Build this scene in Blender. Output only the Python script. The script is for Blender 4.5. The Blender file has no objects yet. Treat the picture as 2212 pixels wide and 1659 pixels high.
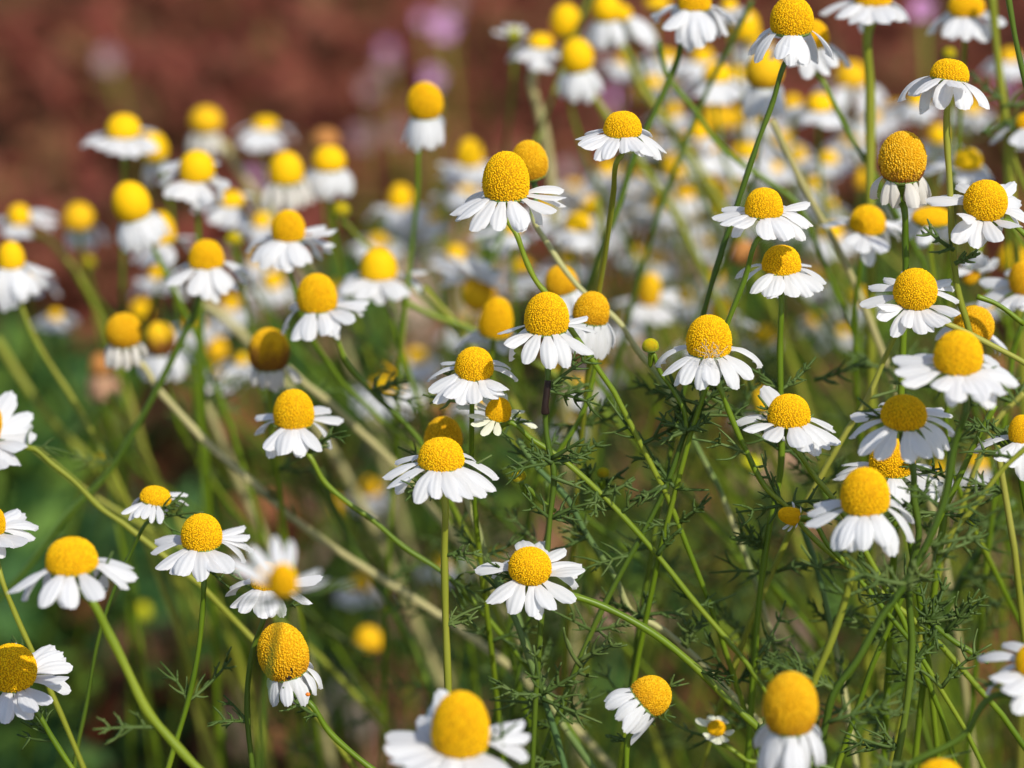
import bpy, math, random
import numpy as np
from mathutils import Vector, Matrix
R = math.radians
# ------------------------------------------------------------------ camera, world, sun, exposure
sc = bpy.context.scene
CAMH, PITCH = 0.66, 22.0
SW, FL, FOCUS = 17.3, 60.0, 0.69
cd = bpy.data.cameras.new('camera'); cam = bpy.data.objects.new('camera', cd)
sc.collection.objects.link(cam); sc.camera = cam
cam.location = (0, 0, CAMH); cam.rotation_euler = (R(90 - PITCH), 0, 0)
cd.sensor_width = SW; cd.lens = FL; cd.clip_start = 0.02; cd.clip_end = 400
cd.dof.use_dof = True; cd.dof.focus_distance = FOCUS; cd.dof.aperture_fstop = 5.2
cd.dof.aperture_blades = 0
SUN_EL, SUN_AZ = 49, 141          # azimuth clockwise from +Y
w = bpy.data.worlds.new('World'); sc.world = w; w.use_nodes = True
nt = w.node_tree; bg = nt.nodes['Background']
sky = nt.nodes.new('ShaderNodeTexSky'); sky.sky_type = 'NISHITA'; sky.sun_disc = False
sky.sun_elevation = R(SUN_EL); sky.sun_rotation = R(SUN_AZ)
nt.links.new(sky.outputs[0], bg.inputs[0]); bg.inputs[1].default_value = 0.145
ld = bpy.data.lights.new('sun', 'SUN'); ld.energy = 4.1; ld.angle = R(0.5); ld.color = (1, .95, .86)
sun = bpy.data.objects.new('sun', ld); sc.collection.objects.link(sun)
sd = Vector((math.sin(R(SUN_AZ)) * math.cos(R(SUN_EL)), math.cos(R(SUN_AZ)) * math.cos(R(SUN_EL)), math.sin(R(SUN_EL))))
sun.rotation_euler = sd.to_track_quat('Z', 'Y').to_euler(); sun.location = (1, -1, 2)
sc.view_settings.view_transform = 'Standard'; sc.view_settings.look = 'None'
sc.view_settings.exposure = 0.0; sc.view_settings.gamma = 1
sc.cycles.max_bounces = 8; sc.cycles.transparent_max_bounces = 4
# ------------------------------------------------------------------ view helpers (2212 x 1659 photo grid)
RIGHT = Vector((1, 0, 0)); UP = Vector((0, math.sin(R(PITCH)), math.cos(R(PITCH))))
BACK = Vector((0, -math.cos(R(PITCH)), math.sin(R(PITCH)))); CAM = Vector((0, 0, CAMH))
def P(x, y, D):
    k = SW / FL * D / 2212
    return CAM + RIGHT * ((x - 1106) * k) + UP * (-(y - 829.5) * k) - BACK * D
def Z(c, r, *pts):
    return [(553 * c + x / 3, 553 * r + y / 3) for x, y in pts]
def link(o, parent=None):
    sc.collection.objects.link(o)
    if parent: o.parent = parent
    return o
def meshobj(name, verts, faces, mat, parent=None, smooth=True):
    me = bpy.data.meshes.new(name); me.from_pydata([tuple(v) for v in verts], [], faces)
    if smooth: me.polygons.foreach_set('use_smooth', [True] * len(faces))
    me.materials.append(mat); return link(bpy.data.objects.new(name, me), parent)
def tag(o, label=None, cat=None, group=None, kind=None):
    if label: o['label'] = label
    if cat: o['category'] = cat
    if group: o['group'] = group
    if kind: o['kind'] = kind
    return o
# ------------------------------------------------------------------ materials
def mat(name, build):
    m = bpy.data.materials.new(name); m.use_nodes = True; t = m.node_tree; t.nodes.clear()
    out = t.nodes.new('ShaderNodeOutputMaterial')
    def N(k, **kw):
        n = t.nodes.new(k)
        for a, b in kw.items():
            if hasattr(n, a) and a != 'inputs': setattr(n, a, b)
        return n
    L = t.links.new
    L(build(t, N, L), out.inputs[0]); return m
def ramp(N, stops):
    r = N('ShaderNodeValToRGB'); e = r.color_ramp.elements
    e[0].position, e[0].color = stops[0][0], (*stops[0][1], 1)
    e[1].position, e[1].color = stops[-1][0], (*stops[-1][1], 1)
    for p, c in stops[1:-1]:
        x = e.new(p); x.color = (*c, 1)
    return r
def noise(N, L, scale, detail=2, coord='Object', t=None):
    tc = N('ShaderNodeTexCoord'); n = N('ShaderNodeTexNoise')
    n.inputs['Scale'].default_value = scale; n.inputs['Detail'].default_value = detail
    L(tc.outputs[coord], n.inputs['Vector']); return n
def leafy(stops, scale, transl=.3, rough=.5, spec=.3, coord='Object', detail=2, island=False):
    def b(t, N, L):
        r = ramp(N, stops)
        n = noise(N, L, scale, detail, coord)
        if island:
            g = N('ShaderNodeNewGeometry'); mx = N('ShaderNodeMix'); mx.data_type = 'FLOAT'
            mx.inputs[0].default_value = .5
            L(n.outputs['Fac'], mx.inputs[2]); L(g.outputs['Random Per Island'], mx.inputs[3]); L(mx.outputs[0], r.inputs[0])
        else: L(n.outputs['Fac'], r.inputs[0])
        p = N('ShaderNodeBsdfPrincipled'); p.inputs['Roughness'].default_value = rough
        p.inputs['Specular IOR Level'].default_value = spec
        L(r.outputs[0], p.inputs['Base Color'])
        if not transl: return p.outputs[0]
        tr = N('ShaderNodeBsdfTranslucent'); L(r.outputs[0], tr.inputs[0])
        ms = N('ShaderNodeMixShader'); ms.inputs[0].default_value = transl
        L(p.outputs[0], ms.inputs[1]); L(tr.outputs[0], ms.inputs[2]); return ms.outputs[0]
    return b
M = {}
M['petal'] = mat('petal_white', leafy([(.3, (.86, .86, .88)), (.6, (.90, .90, .89))], 400, .42, .55, .25))
M['petal_old'] = mat('petal_cream', leafy([(.3, (.70, .62, .50)), (.55, (.86, .83, .76))], 500, .36, .7, .1))
M['petal_new'] = mat('petal_greenish', leafy([(.3, (.70, .72, .42)), (.6, (.84, .84, .72))], 500, .25, .6, .2))
M['petal_dry'] = mat('petal_dry', leafy([(.3, (.42, .20, .09)), (.6, (.65, .40, .26))], 500, .2, .8, .1))
def discmat(cols, low, lowz=.25, lows=.2):
    def b(t, N, L):
        g = N('ShaderNodeNewGeometry'); r = ramp(N, [(0, cols[0]), (.5, cols[1]), (1, cols[2])])
        L(g.outputs['Random Per Island'], r.inputs[0])
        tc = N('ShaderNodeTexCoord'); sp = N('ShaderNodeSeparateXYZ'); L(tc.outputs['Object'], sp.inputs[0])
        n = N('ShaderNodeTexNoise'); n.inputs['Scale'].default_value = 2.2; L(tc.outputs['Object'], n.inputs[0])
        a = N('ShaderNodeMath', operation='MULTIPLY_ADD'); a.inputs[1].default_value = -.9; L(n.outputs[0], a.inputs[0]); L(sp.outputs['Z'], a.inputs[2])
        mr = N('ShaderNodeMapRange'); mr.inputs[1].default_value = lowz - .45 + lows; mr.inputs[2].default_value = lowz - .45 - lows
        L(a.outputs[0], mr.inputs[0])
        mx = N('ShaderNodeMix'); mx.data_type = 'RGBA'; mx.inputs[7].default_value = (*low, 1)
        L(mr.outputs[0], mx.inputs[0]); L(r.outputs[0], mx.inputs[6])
        p = N('ShaderNodeBsdfPrincipled'); p.inputs['Roughness'].default_value = .75; p.inputs['Specular IOR Level'].default_value = .15
        L(mx.outputs[2], p.inputs['Base Color']); return p.outputs[0]
    return b
Y1, Y2, Y3 = (.79, .41, .001), (.89, .50, .002), (.94, .59, .006)
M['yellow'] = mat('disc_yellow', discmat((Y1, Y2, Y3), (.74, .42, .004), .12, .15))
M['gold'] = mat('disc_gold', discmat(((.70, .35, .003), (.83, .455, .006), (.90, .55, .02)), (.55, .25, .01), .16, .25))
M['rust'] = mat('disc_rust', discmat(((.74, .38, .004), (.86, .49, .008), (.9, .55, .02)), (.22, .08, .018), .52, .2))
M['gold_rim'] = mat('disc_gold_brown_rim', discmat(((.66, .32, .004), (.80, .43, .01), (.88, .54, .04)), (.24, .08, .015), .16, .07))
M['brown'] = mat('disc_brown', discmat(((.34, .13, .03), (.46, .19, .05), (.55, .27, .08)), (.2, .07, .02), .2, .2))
M['green_disc'] = mat('disc_green', discmat(((.30, .34, .01), (.48, .46, .01), (.62, .52, .01)), (.22, .28, .02), .4, .3))
M['core'] = mat('disc_core', leafy([(.3, (.42, .2, .004)), (.7, (.55, .29, .004))], 300, 0, .8, .1))
M['calyx'] = mat('calyx_green', leafy([(.3, (.12, .2, .03)), (.7, (.22, .3, .07))], 600, 0, .6, .2))
M['stem'] = mat('stem_green', leafy([(.32, (.075, .14, .004)), (.5, (.15, .235, .008)), (.68, (.25, .31, .02))], 28, .12, .42, .4))
M['stem_dark'] = mat('stem_dark_green', leafy([(.32, (.05, .10, .006)), (.55, (.09, .15, .010)), (.75, (.15, .21, .02))], 24, .1, .45, .35))
M['stem_olive'] = mat('stem_olive', leafy([(.3, (.20, .24, .015)), (.5, (.30, .32, .03)), (.7, (.40, .39, .07))], 25, .15, .5, .3))
M['stem_straw'] = mat('stem_straw', leafy([(.3, (.40, .36, .14)), (.7, (.55, .49, .22))], 40, .1, .55, .3))
M['stem_mixed'] = mat('stem_green_and_straw', leafy([(.42, (.09, .17, .05)), (.5, (.16, .24, .06)), (.56, (.50, .48, .20))], 26, .1, .5, .3))
M['black'] = mat('blackened', leafy([(.3, (.012, .006, .004)), (.7, (.03, .015, .01))], 300, 0, .5, .3))
M['leaf'] = mat('leaf_green', leafy([(.3, (.055, .10, .015)), (.5, (.09, .15, .03)), (.7, (.16, .22, .055))], 60, .25, .5, .3))
M['fuzz'] = mat('fuzz_white', leafy([(.3, (.7, .68, .6)), (.7, (.8, .78, .7))], 60, .3, .6, .2))
M['orange'] = mat('orange_speck', leafy([(.3, (.75, .16, .01)), (.7, (.8, .22, .01))], 60, 0, .3, .5))
M['pink'] = mat('petal_pink', leafy([(.3, (.70, .28, .60)), (.7, (.85, .48, .78))], 60, .3, .5, .2))
M['pink_pale'] = mat('petal_pale_pink', leafy([(.3, (.42, .24, .26)), (.7, (.50, .32, .34))], 60, .3, .5, .2))
M['foliage'] = mat('undergrowth_leaves', leafy([(.15, (.02, .04, .006)), (.38, (.035, .065, .010)), (.52, (.065, .10, .014)), (.64, (.13, .14, .02)), (.76, (.24, .17, .05)), (.9, (.20, .08, .03))], 14, .25, .5, .25, island=True))
M['greenweed'] = mat('green_weeds', leafy([(.25, (.02, .045, .012)), (.40, (.045, .12, .03)), (.55, (.08, .19, .045)), (.7, (.20, .32, .04))], 7, .3, .6, .2, island=True, detail=3))
M['brownweed'] = mat('brown_weeds', leafy([(.28, (.012, .009, .004)), (.38, (.04, .022, .009)), (.46, (.18, .055, .025)), (.53, (.03, .028, .007)), (.6, (.05, .06, .010)), (.68, (.22, .10, .05)), (.8, (.24, .05, .025))], 6, .3, .6, .15, island=True, detail=3))  # weed colours darkened overall: shade from the dense plants is painted in
M['redweed'] = mat('red_weeds', leafy([(.2, (.13, .055, .028)), (.36, (.22, .066, .038)), (.5, (.33, .08, .056)), (.62, (.29, .095, .055)), (.74, (.17, .12, .035)), (.88, (.28, .12, .075))], 3.0, .3, .6, .15, island=True, detail=3))
M['litter'] = mat('dry_leaves', leafy([(.25, (.20, .07, .03)), (.45, (.42, .16, .08)), (.6, (.50, .32, .22)), (.8, (.55, .42, .32))], 9, .2, .8, .1, island=True))
M['ground'] = mat('soil', leafy([(.3, (.02, .013, .007)), (.5, (.06, .03, .014)), (.7, (.11, .055, .028))], 6, 0, .95, .1, detail=6))  # soil kept extra dark, with the plants' shade put into its colour
# ------------------------------------------------------------------ ground
S = 120
tag(meshobj('ground', [(-S, -S, 0), (S, -S, 0), (S, S, 0), (-S, S, 0)], [(0, 1, 2, 3)], M['ground'], smooth=False), kind='structure')
rng = random.Random(7)
# ------------------------------------------------------------------ disc meshes (unit radius, unit height)
def profile(kind):
    pts = []
    if kind in ('egg', 'cone', 'dome'):
        a0 = {'egg': -38, 'cone': -22, 'dome': -14}[kind]
        for i in range(17):
            a = R(a0 + (90 - a0) * i / 16)
            z = (math.sin(a) - math.sin(R(a0))) / (1 - math.sin(R(a0)))
            r = max(0, math.cos(a)) ** {'egg': 1.0, 'cone': .93, 'dome': .9}[kind]
            pts.append((r, z))
    else:
        n1, n2 = {'flat': (2.7, 2.3)}[kind]
        for i in range(17):
            a = math.pi / 2 * i / 16
            pts.append((max(0, math.cos(a)) ** (2 / n1), math.sin(a) ** (2 / n2)))
        pts = [(.95, -.06), (.99, .04)] + pts[1:]
    pts[-1] = (0.0, 1.0); return pts
def disc_mesh(kind, hi, mname, hr=1.0):
    pr = profile(kind); seg = 40 if hi else 28; V = []; F = []
    inset = .965 if hi else 1.0
    for r, z in pr[:-1]:
        for s in range(seg):
            a = 2 * math.pi * s / seg
            V.append((r * inset * math.cos(a), r * inset * math.sin(a), z * inset))
    for i in range(len(pr) - 2):
        for s in range(seg):
            s2 = (s + 1) % seg; F.append((i * seg + s, i * seg + s2, (i + 1) * seg + s2, (i + 1) * seg + s))
    V.append((0, 0, inset)); top = len(V) - 1; b = (len(pr) - 2) * seg
    for s in range(seg): F.append((b + s, b + (s + 1) % seg, top))
    F.append(tuple(range(seg - 1, -1, -1)))
    nb = len(F); mi = [0] * nb
    if hi:
        # arc-length table of the true (scaled) profile
        q = [(r, z * hr) for r, z in pr]; area = [0]
        for i in range(len(q) - 1):
            d = math.hypot(q[i + 1][0] - q[i][0], q[i + 1][1] - q[i][1]); area.append(area[-1] + d * (q[i][0] + q[i + 1][0]) / 2)
        n = int(1000 * (area[-1] / 1.1)); n = max(700, min(1700, n)); sz = 1.1 * math.sqrt(2 * math.pi * area[-1] / n) / 2 * 1.0
        rg = random.Random(hash(kind) % 97 if False else len(kind) * 13 + int(hr * 100))
        for k in range(n):
            A = area[-1] * (k + .5) / n
            i = max(j for j in range(len(area)) if area[j] <= A); i = min(i, len(q) - 2)
            f = (A - area[i]) / (area[i + 1] - area[i] + 1e-9) + rg.gauss(0, .12)
            r = q[i][0] + f * (q[i + 1][0] - q[i][0]); z = q[i][1] + f * (q[i + 1][1] - q[i][1])
            tr, tz = q[i + 1][0] - q[i][0], q[i + 1][1] - q[i][1]; tl = math.hypot(tr, tz) + 1e-9; tr /= tl; tz /= tl
            a = k * 2.399963 + rg.gauss(0, .035)
            c, s_ = math.cos(a), math.sin(a)
            nrm = Vector((tz * c, tz * s_, -tr)); tan = Vector((-s_, c, 0)); bit = nrm.cross(tan)
            hh = sz * (1.15 - .55 * z / hr) * rg.uniform(.55, 1.25) * (1.5 if rg.random() < .06 else 1); ss = sz * rg.uniform(.75, 1.05)
            ctr = Vector((r * c * .97, r * s_ * .97, z * .97))
            b0 = len(V)
            for j in range(5):
                u = 2 * math.pi * j / 5 + a
                V.append(ctr + (tan * math.cos(u) + bit * math.sin(u)) * ss - nrm * sz * .2)
            for j in range(5):
                u = 2 * math.pi * j / 5 + a
                V.append(ctr + (tan * math.cos(u) + bit * math.sin(u)) * ss * .72 + nrm * hh * .65)
            V.append(ctr + nrm * hh * .95 + tan * rg.uniform(-.3, .3) * sz)
            for j in range(5):
                j2 = (j + 1) % 5
                F.append((b0 + j, b0 + j2, b0 + 5 + j2, b0 + 5 + j)); mi.append(1)
                F.append((b0 + 5 + j, b0 + 5 + j2, b0 + 10)); mi.append(1)
        V2 = []
        nbv = seg * (len(pr) - 1) + 1
        for i, v in enumerate(V):
            V2.append(v if i < nbv else (v[0], v[1], v[2] / hr))
        V = V2
    me = bpy.data.meshes.new('flower_disc'); me.from_pydata([tuple(v) for v in V], [], F)
    me.polygons.foreach_set('use_smooth', [True] * len(F))
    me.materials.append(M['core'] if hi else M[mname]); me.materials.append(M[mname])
    me.polygons.foreach_set('material_index', mi); return me
_dc = {}
def get_disc(kind, hi, mname, hr):
    hr = min((.6, .8, 1.0, 1.25, 1.5, 1.8), key=lambda v: abs(v - hr)) if hi else 1.0
    k = (kind, hi, mname, hr)
    if k not in _dc: _dc[k] = disc_mesh(*k)
    return _dc[k]
# ------------------------------------------------------------------ petals (unit length along +x)
def petal_mesh(arch, wid, seed, mname, curl=0.0, hi=True):
    rg = random.Random(seed); nx, ny = (14, 13) if hi else (8, 7); V = []; F = []
    tw = rg.uniform(-.35, .35); bend = rg.uniform(-.07, .07); cup = rg.uniform(.15, .5) + curl
    ph = rg.uniform(-.4, .4); nd = rg.uniform(.015, .05)
    for i in range(nx):
        s = i / (nx - 1); s = s if s < 1 else 1
        sm = min(1, s / .5); sm = sm * sm * (3 - 2 * sm)
        hw = wid * (.42 + .58 * sm) * (1 - .24 * max(0, (s - .62) / .38) ** 2)
        for j in range(ny):
            v = -1 + 2 * j / (ny - 1)
            notch = nd * (1 - math.cos(3 * math.pi * (v + ph * .1))) * .5
            x = s * (1 - s ** 5 * (.17 * abs(v) ** 2.6 + notch) - s ** 3 * .02 * v * ph)
            y = v * hw
            z = arch * 4 * s * (1 - s) - cup * hw * v * v * (.4 + .6 * s) + .05 * hw * math.cos(3 * math.pi * v) * min(1, s * 3)
            a = tw * s; y, z = y * math.cos(a) - (z - arch * 4 * s * (1 - s)) * math.sin(a), arch * 4 * s * (1 - s) + y * math.sin(a) + (z - arch * 4 * s * (1 - s)) * math.cos(a)
            V.append((x, y + bend * s * s, z))
    for i in range(nx - 1):
        for j in range(ny - 1):
            a = i * ny + j; F.append((a, a + ny, a + ny + 1, a + 1))
    me = bpy.data.meshes.new('petal'); me.from_pydata(V, [], F); me.polygons.foreach_set('use_smooth', [True] * len(F))
    me.materials.append(M[mname]); return me
_pc = {}
def get_petal(ai, wi, seed, mname, hi):
    k = (ai, wi, seed, mname, hi)
    if k not in _pc:
        if mname == 'petal_dry' or mname == 'petal_old': _pc[k] = petal_mesh(.05 + .04 * ai, wi, seed * 7 + ai, mname, .9, hi)
        else: _pc[k] = petal_mesh(.02 + .045 * ai, wi, seed * 7 + ai, mname, 0, hi)
    return _pc[k]
# ------------------------------------------------------------------ tubes, leaves
def catmull(pts, n=6):
    """smooth curve through the points, spaced by chord length so that it never loops back"""
    if len(pts) < 3: return pts
    q = [pts[0]]
    for p in pts[1:]:
        if (p - q[-1]).length > 1e-5: q.append(p)
    m = len(q); t = [0.0]
    for i in range(1, m): t.append(t[-1] + (q[i] - q[i - 1]).length)
    tan = []
    for i in range(m):
        if i == 0: tan.append((q[1] - q[0]) / (t[1] - t[0]))
        elif i == m - 1: tan.append((q[-1] - q[-2]) / (t[-1] - t[-2]))
        else:
            a, b_ = (q[i] - q[i - 1]) / (t[i] - t[i - 1]), (q[i + 1] - q[i]) / (t[i + 1] - t[i]); h0, h1 = t[i] - t[i - 1], t[i + 1] - t[i]
            tan.append((a * h1 + b_ * h0) / (h0 + h1))
    o = []
    for i in range(m - 1):
        h = t[i + 1] - t[i]
        for j in range(n):
            s = j / n; s2, s3 = s * s, s * s * s
            o.append(q[i] * (2 * s3 - 3 * s2 + 1) + tan[i] * h * (s3 - 2 * s2 + s) + q[i + 1] * (3 * s2 - 2 * s3) + tan[i + 1] * h * (s3 - s2))
    o.append(q[-1]); return o
def tube(V, F, pts, r0, r1, sides=8, ridge=.12, r=None):
    b = len(V); n = len(pts); ref = Vector((.3, 1, .1))
    for i, p in enumerate(pts):
        t = (pts[min(i + 1, n - 1)] - pts[max(i - 1, 0)]);
        if t.length < 1e-9: t = Vector((0, 0, 1))
        t.normalize(); u = t.cross(ref).normalized(); v = t.cross(u)
        rr = r[i] if r else r0 + (r1 - r0) * i / (n - 1)
        for k in range(sides):
            a = 2 * math.pi * k / sides; q = rr * (1 + (ridge if k % 2 else -ridge))
            V.append(p + (u * math.cos(a) + v * math.sin(a)) * q)
    for i in range(n - 1):
        for k in range(sides):
            k2 = (k + 1) % sides; F.append((b + i * sides + k, b + i * sides + k2, b + (i + 1) * sides + k2, b + (i + 1) * sides + k))
    F.append(tuple(b + k for k in range(sides - 1, -1, -1))); F.append(tuple(b + (n - 1) * sides + k for k in range(sides)))
def leaf_geo(V, F, org, d, nrm, length, rg, sides=4, th=.00026, npair=6):
    """feathery twice-cut leaf: rachis and forked threads"""
    d = d.normalized(); side = d.cross(nrm).normalized(); nrm = side.cross(d).normalized()
    rach = []
    cv = rg.uniform(-.25, .25); cv2 = rg.uniform(-.2, .35)
    for i in range(7):
        s = i / 6; rach.append(org + d * length * s + side * length * cv * s * s + nrm * length * cv2 * s * s)
    tube(V, F, rach, th * 1.5, th * .7, sides, 0)
    for k in range(npair):
        s = .15 + .8 * (k + rg.uniform(-.2, .3)) / npair; s = min(.95, max(.05, s)); i = min(5, int(s * 6)); f = s * 6 - i; p = rach[i].lerp(rach[i + 1], f)
        for sg in (-1, 1):
            if rg.random() < .18: continue
            ll = length * rg.uniform(.22, .62) * (1 - .4 * s)
            dd = (d * rg.uniform(.3, 1.1) + side * sg * rg.uniform(.4, 1) + nrm * rg.uniform(-.7, .8)).normalized()
            m = p + dd * ll * .45; e = m + (dd + d * rg.uniform(.1, .9) + nrm * rg.uniform(-.4, .4)).normalized() * ll * .55
            tube(V, F, catmull([p, m, e], 3), th * 1.25, th * .45, sides, 0)
            for _ in range(rg.choice((0, 1, 1, 2))):
                q = p.lerp(m, rg.uniform(.5, 1)); e2 = q + (dd * .6 + side * rg.uniform(-1, 1) + nrm * rg.uniform(-.7, .7)).normalized() * ll * rg.uniform(.2, .5)
                tube(V, F, [q, q.lerp(e2, .5) + d * ll * .04, e2], th * 1.1, th * .4, sides, 0)
def stem_part(pts3, rad, mname, root, taper=1.15):
    c = catmull(pts3); c = [p - root.location for p in c]
    V = []; F = []; n = len(c); rg = random.Random(int(abs(pts3[0].x) * 1e6) % 9999)
    rad *= .9; sw = [rad * (1 + (taper - 1) * i / n + .08 * math.sin(i * .7 + rg.random())) for i in range(n)]
    for i in range(min(3, n)): sw[i] *= 1.12 - .03 * i
    tube(V, F, c, 0, 0, 10, .09, sw)
    return meshobj('stem', V, F, M[mname], root)
def add_leaf(parent, org, ang, size, D, seed, root):
    rg = random.Random(seed); V = []; F = []
    d = (RIGHT * math.cos(R(ang)) + UP * math.sin(R(ang)) + BACK * rg.uniform(-.3, .5)).normalized()
    leaf_geo(V, F, org - root.location, d, (BACK + UP * rg.uniform(-.4, .8)).normalized(), size * SW / FL * D / 2212, rg, 5, .00034, rg.choice((3, 4)))
    return meshobj('leaf', V, F, M['leaf'], parent)
def to_ground(pts, rg, stop=False):
    """continue a stalk from its last seen point down into the soil"""
    if stop: return pts
    p = pts[-1]; q = pts[-2] if len(pts) > 1 else p + Vector((0, 0, .01))
    d = (p - q); d = d.normalized() if d.length > 1e-6 else Vector((0, 0, -1))
    d = Vector((d.x * .5, d.y * .3, min(d.z, -.5))).normalized()
    h = p.z; out = list(pts)
    a = p + d * h * .35; a.z = max(a.z, .02)
    g = Vector((a.x + d.x * h * .3 + rg.uniform(-.02, .02), a.y + rg.uniform(0, .05), -.004))
    out += [a, g]; return out
def stalk(sp, D, dz=0.22):
    """display points to 3D, sinking back a little with every step down"""
    y0 = sp[0][1]; o = []
    for s in sp:
        k = SW / FL * D / 2212
        o.append(P(s[0], s[1], D + (s[2] if len(s) > 2 else (s[1] - y0) * k * dz)))
    return o
# ------------------------------------------------------------------ the flower builder
GROUP = 'chamomile flowers growing in the field'
SEED = [0]
def flower(label, cx, cy, wd, ht, D, tips=(), stem=(), tilt=0, f=None, kind='dome', m='yellow', pm='petal', L=8.0, dr=28,
           pw=.22, rad=.00056, sm='stem', stop=False, leaves=(), back=True, cat='flower', arch=None, hi=None, nfill=None, group=GROUP, dz=.22, name='chamomile_flower'):
    SEED[0] += 1; rg = random.Random(SEED[0] * 31)
    if f is None: f = 22
    k = SW / FL * D / 2212
    hi = (D < .8) if hi is None else hi
    Rr = wd / 2 * k * 1.02; fr = R(f); tr = R(tilt)
    s = RIGHT * math.sin(tr) + UP * math.cos(tr)
    axis = (s * math.cos(fr) + BACK * math.sin(fr)).normalized()
    X = (RIGHT * math.cos(tr) - UP * math.sin(tr)).normalized(); V_ = X.cross(axis).normalized()
    if V_.dot(BACK) < 0: V_ = -V_
    rb = {'egg': .79, 'cone': .93, 'dome': .97}.get(kind, .97)
    vh = ht * k * .95; a = vh - Rr * rb * math.sin(fr)
    if kind == 'egg': Hh = max(Rr * .5, (vh - Rr * .5 * math.sin(fr)) * .97 / math.cos(fr) * .97)
    else: Hh = math.sqrt(max((Rr * .3) ** 2, a * a - (Rr * math.sin(fr)) ** 2)) / math.cos(fr)
    ctr = P(cx, cy, D)
    C = ctr - s * (vh / 2 - Rr * rb * math.sin(fr) * .95)         # centre of the disc's base
    # stalk first: its foot is the thing's origin
    base = C - axis * (.0016 * Rr / .0043)
    if stem: pts = [base, base - axis * .003] + [q for q in stalk(stem, D, dz)]
    else:
        lean = rg.uniform(-.3, .75); h = base.z * .5
        pts = [base, base - axis * .006, base + Vector((lean * h * .4, .01, -h * .4)), base + Vector((lean * h, .03, -h))]
    pts = to_ground(pts, rg, stop)
    root = bpy.data.objects.new(name, None); link(root); root.location = pts[-1]; root.empty_display_size = .01
    tag(root, label, cat, group)
    st = stem_part(pts, rad * (1 if D > .64 else 1.1), sm, root)
    Mx = Matrix((X, V_, axis)).transposed()
    if Mx.determinant() < 0: Mx = Matrix((X, -V_, axis)).transposed()
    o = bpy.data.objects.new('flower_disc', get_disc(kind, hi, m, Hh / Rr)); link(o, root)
    spin = Matrix.Rotation(rg.uniform(0, 6.28), 3, 'Z') if m not in ('rust',) else Matrix.Rotation(0, 3, 'Z')
    o.matrix_local = Matrix.Translation(C - root.location) @ (Mx @ spin @ Matrix.Diagonal((Rr, Rr, Hh))).to_4x4()
    # calyx cup
    V = []; F = []; cr = Rr * rb; prof = [(.12, -.42), (.45, -.36), (.85, -.2), (1.0, -.02), (.9, .02)]
    for r_, z_ in prof:
        for q in range(16):
            A = 2 * math.pi * q / 16; rr = r_ * (1 + .04 * (q % 2))
            V.append(C - root.location + X * cr * rr * math.cos(A) + V_ * cr * rr * math.sin(A) + axis * z_ * cr)
    for i in range(4):
        for q in range(16): F.append((i * 16 + q, i * 16 + (q + 1) % 16, (i + 1) * 16 + (q + 1) % 16, (i + 1) * 16 + q))
    meshobj('calyx', V, F, M['calyx'], root)
    # petals
    L *= .001 ; az = []
    ph = np.linspace(0, 2 * math.pi, 73)[:-1][:, None, None]; de = np.radians(np.linspace(-35, 88, 42))[None, :, None]; ls = np.linspace(.62, 1.22, 9)[None, None, :]
    Rb = Rr * rb * .93; sf, cf = math.sin(fr), math.cos(fr); ct, s_t = math.cos(tr), math.sin(tr)
    ar, up = (Rb + L * ls * np.cos(de)), L * ls * np.sin(de)
    lx = ar * np.cos(ph); ly = -ar * np.sin(ph) * sf - up * cf              # in the disc's own screen frame (x right, y up)
    sx = lx * ct + ly * s_t; sy = -lx * s_t + ly * ct
    bxs = (C - CAM).dot(RIGHT); bys = (C - CAM).dot(UP)
    def place(A, dl, LL, wf=1.0):
        er = X * math.cos(A) + V_ * math.sin(A); dl_ = dl
        d = er * math.cos(dl_) - axis * math.sin(dl_); n = axis * math.cos(dl_) + er * math.sin(dl_); sd_ = n.cross(d)
        n = n - axis * 0
        ai = arch if arch is not None else (0 if dl < R(8) else 1 if dl < R(30) else 2 if dl < R(60) else 3 if dl < R(70) else 1)
        ai = max(0, min(3, ai + rg.choice((-1, 0, 0, 1))))
        me = get_petal(ai, pw, rg.randrange(6), pm, hi or D < .86)
        ob = bpy.data.objects.new('petal', me); link(ob, root)
        # keep the arch from pushing the root inside the disc
        q = C + er * Rb + axis * rg.uniform(-.00025, .00015) - root.location
        wy = rg.uniform(.88, 1.12) * wf * (L / LL) ** .5
        ob.matrix_local = Matrix.Translation(q) @ (Matrix((d, sd_, n)).transposed() @ Matrix.Diagonal((LL, LL * wy, LL))).to_4x4()
    for t in tips:
        px = (t[0] - 1106) * k - bxs; py = -(t[1] - 829.5) * k - bys
        hid = t[2] if len(t) > 2 else 0
        e = ((sx - px) ** 2 + (sy - py) ** 2) / (k * 4) ** 2 + 14 * (ls - 1) ** 2 + .9 * (de - R(dr)) ** 2
        for A0 in az: e = e + .35 * (np.cos(ph - A0) > .97)
        if hid: e = e + 4 * (np.sin(ph) > 0)
        i, j, l = np.unravel_index(np.argmin(e), e.shape)
        A = float(ph[i, 0, 0]) + rg.uniform(-.03, .03); az.append(A); place(A, float(de[0, j, 0]), L * float(ls[0, 0, l]))
    if tips and pm == 'petal' and dr < 60:
        az.sort()
        for a_, b_ in zip(az[:-1], az[1:]):
            if math.sin((a_ + b_) / 2) > .1 and R(19) < b_ - a_ < R(42) and rg.random() < .22: place((a_ + b_) / 2, R(dr + rg.uniform(4, 22)), L * rg.uniform(.8, .95), .9)
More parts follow.
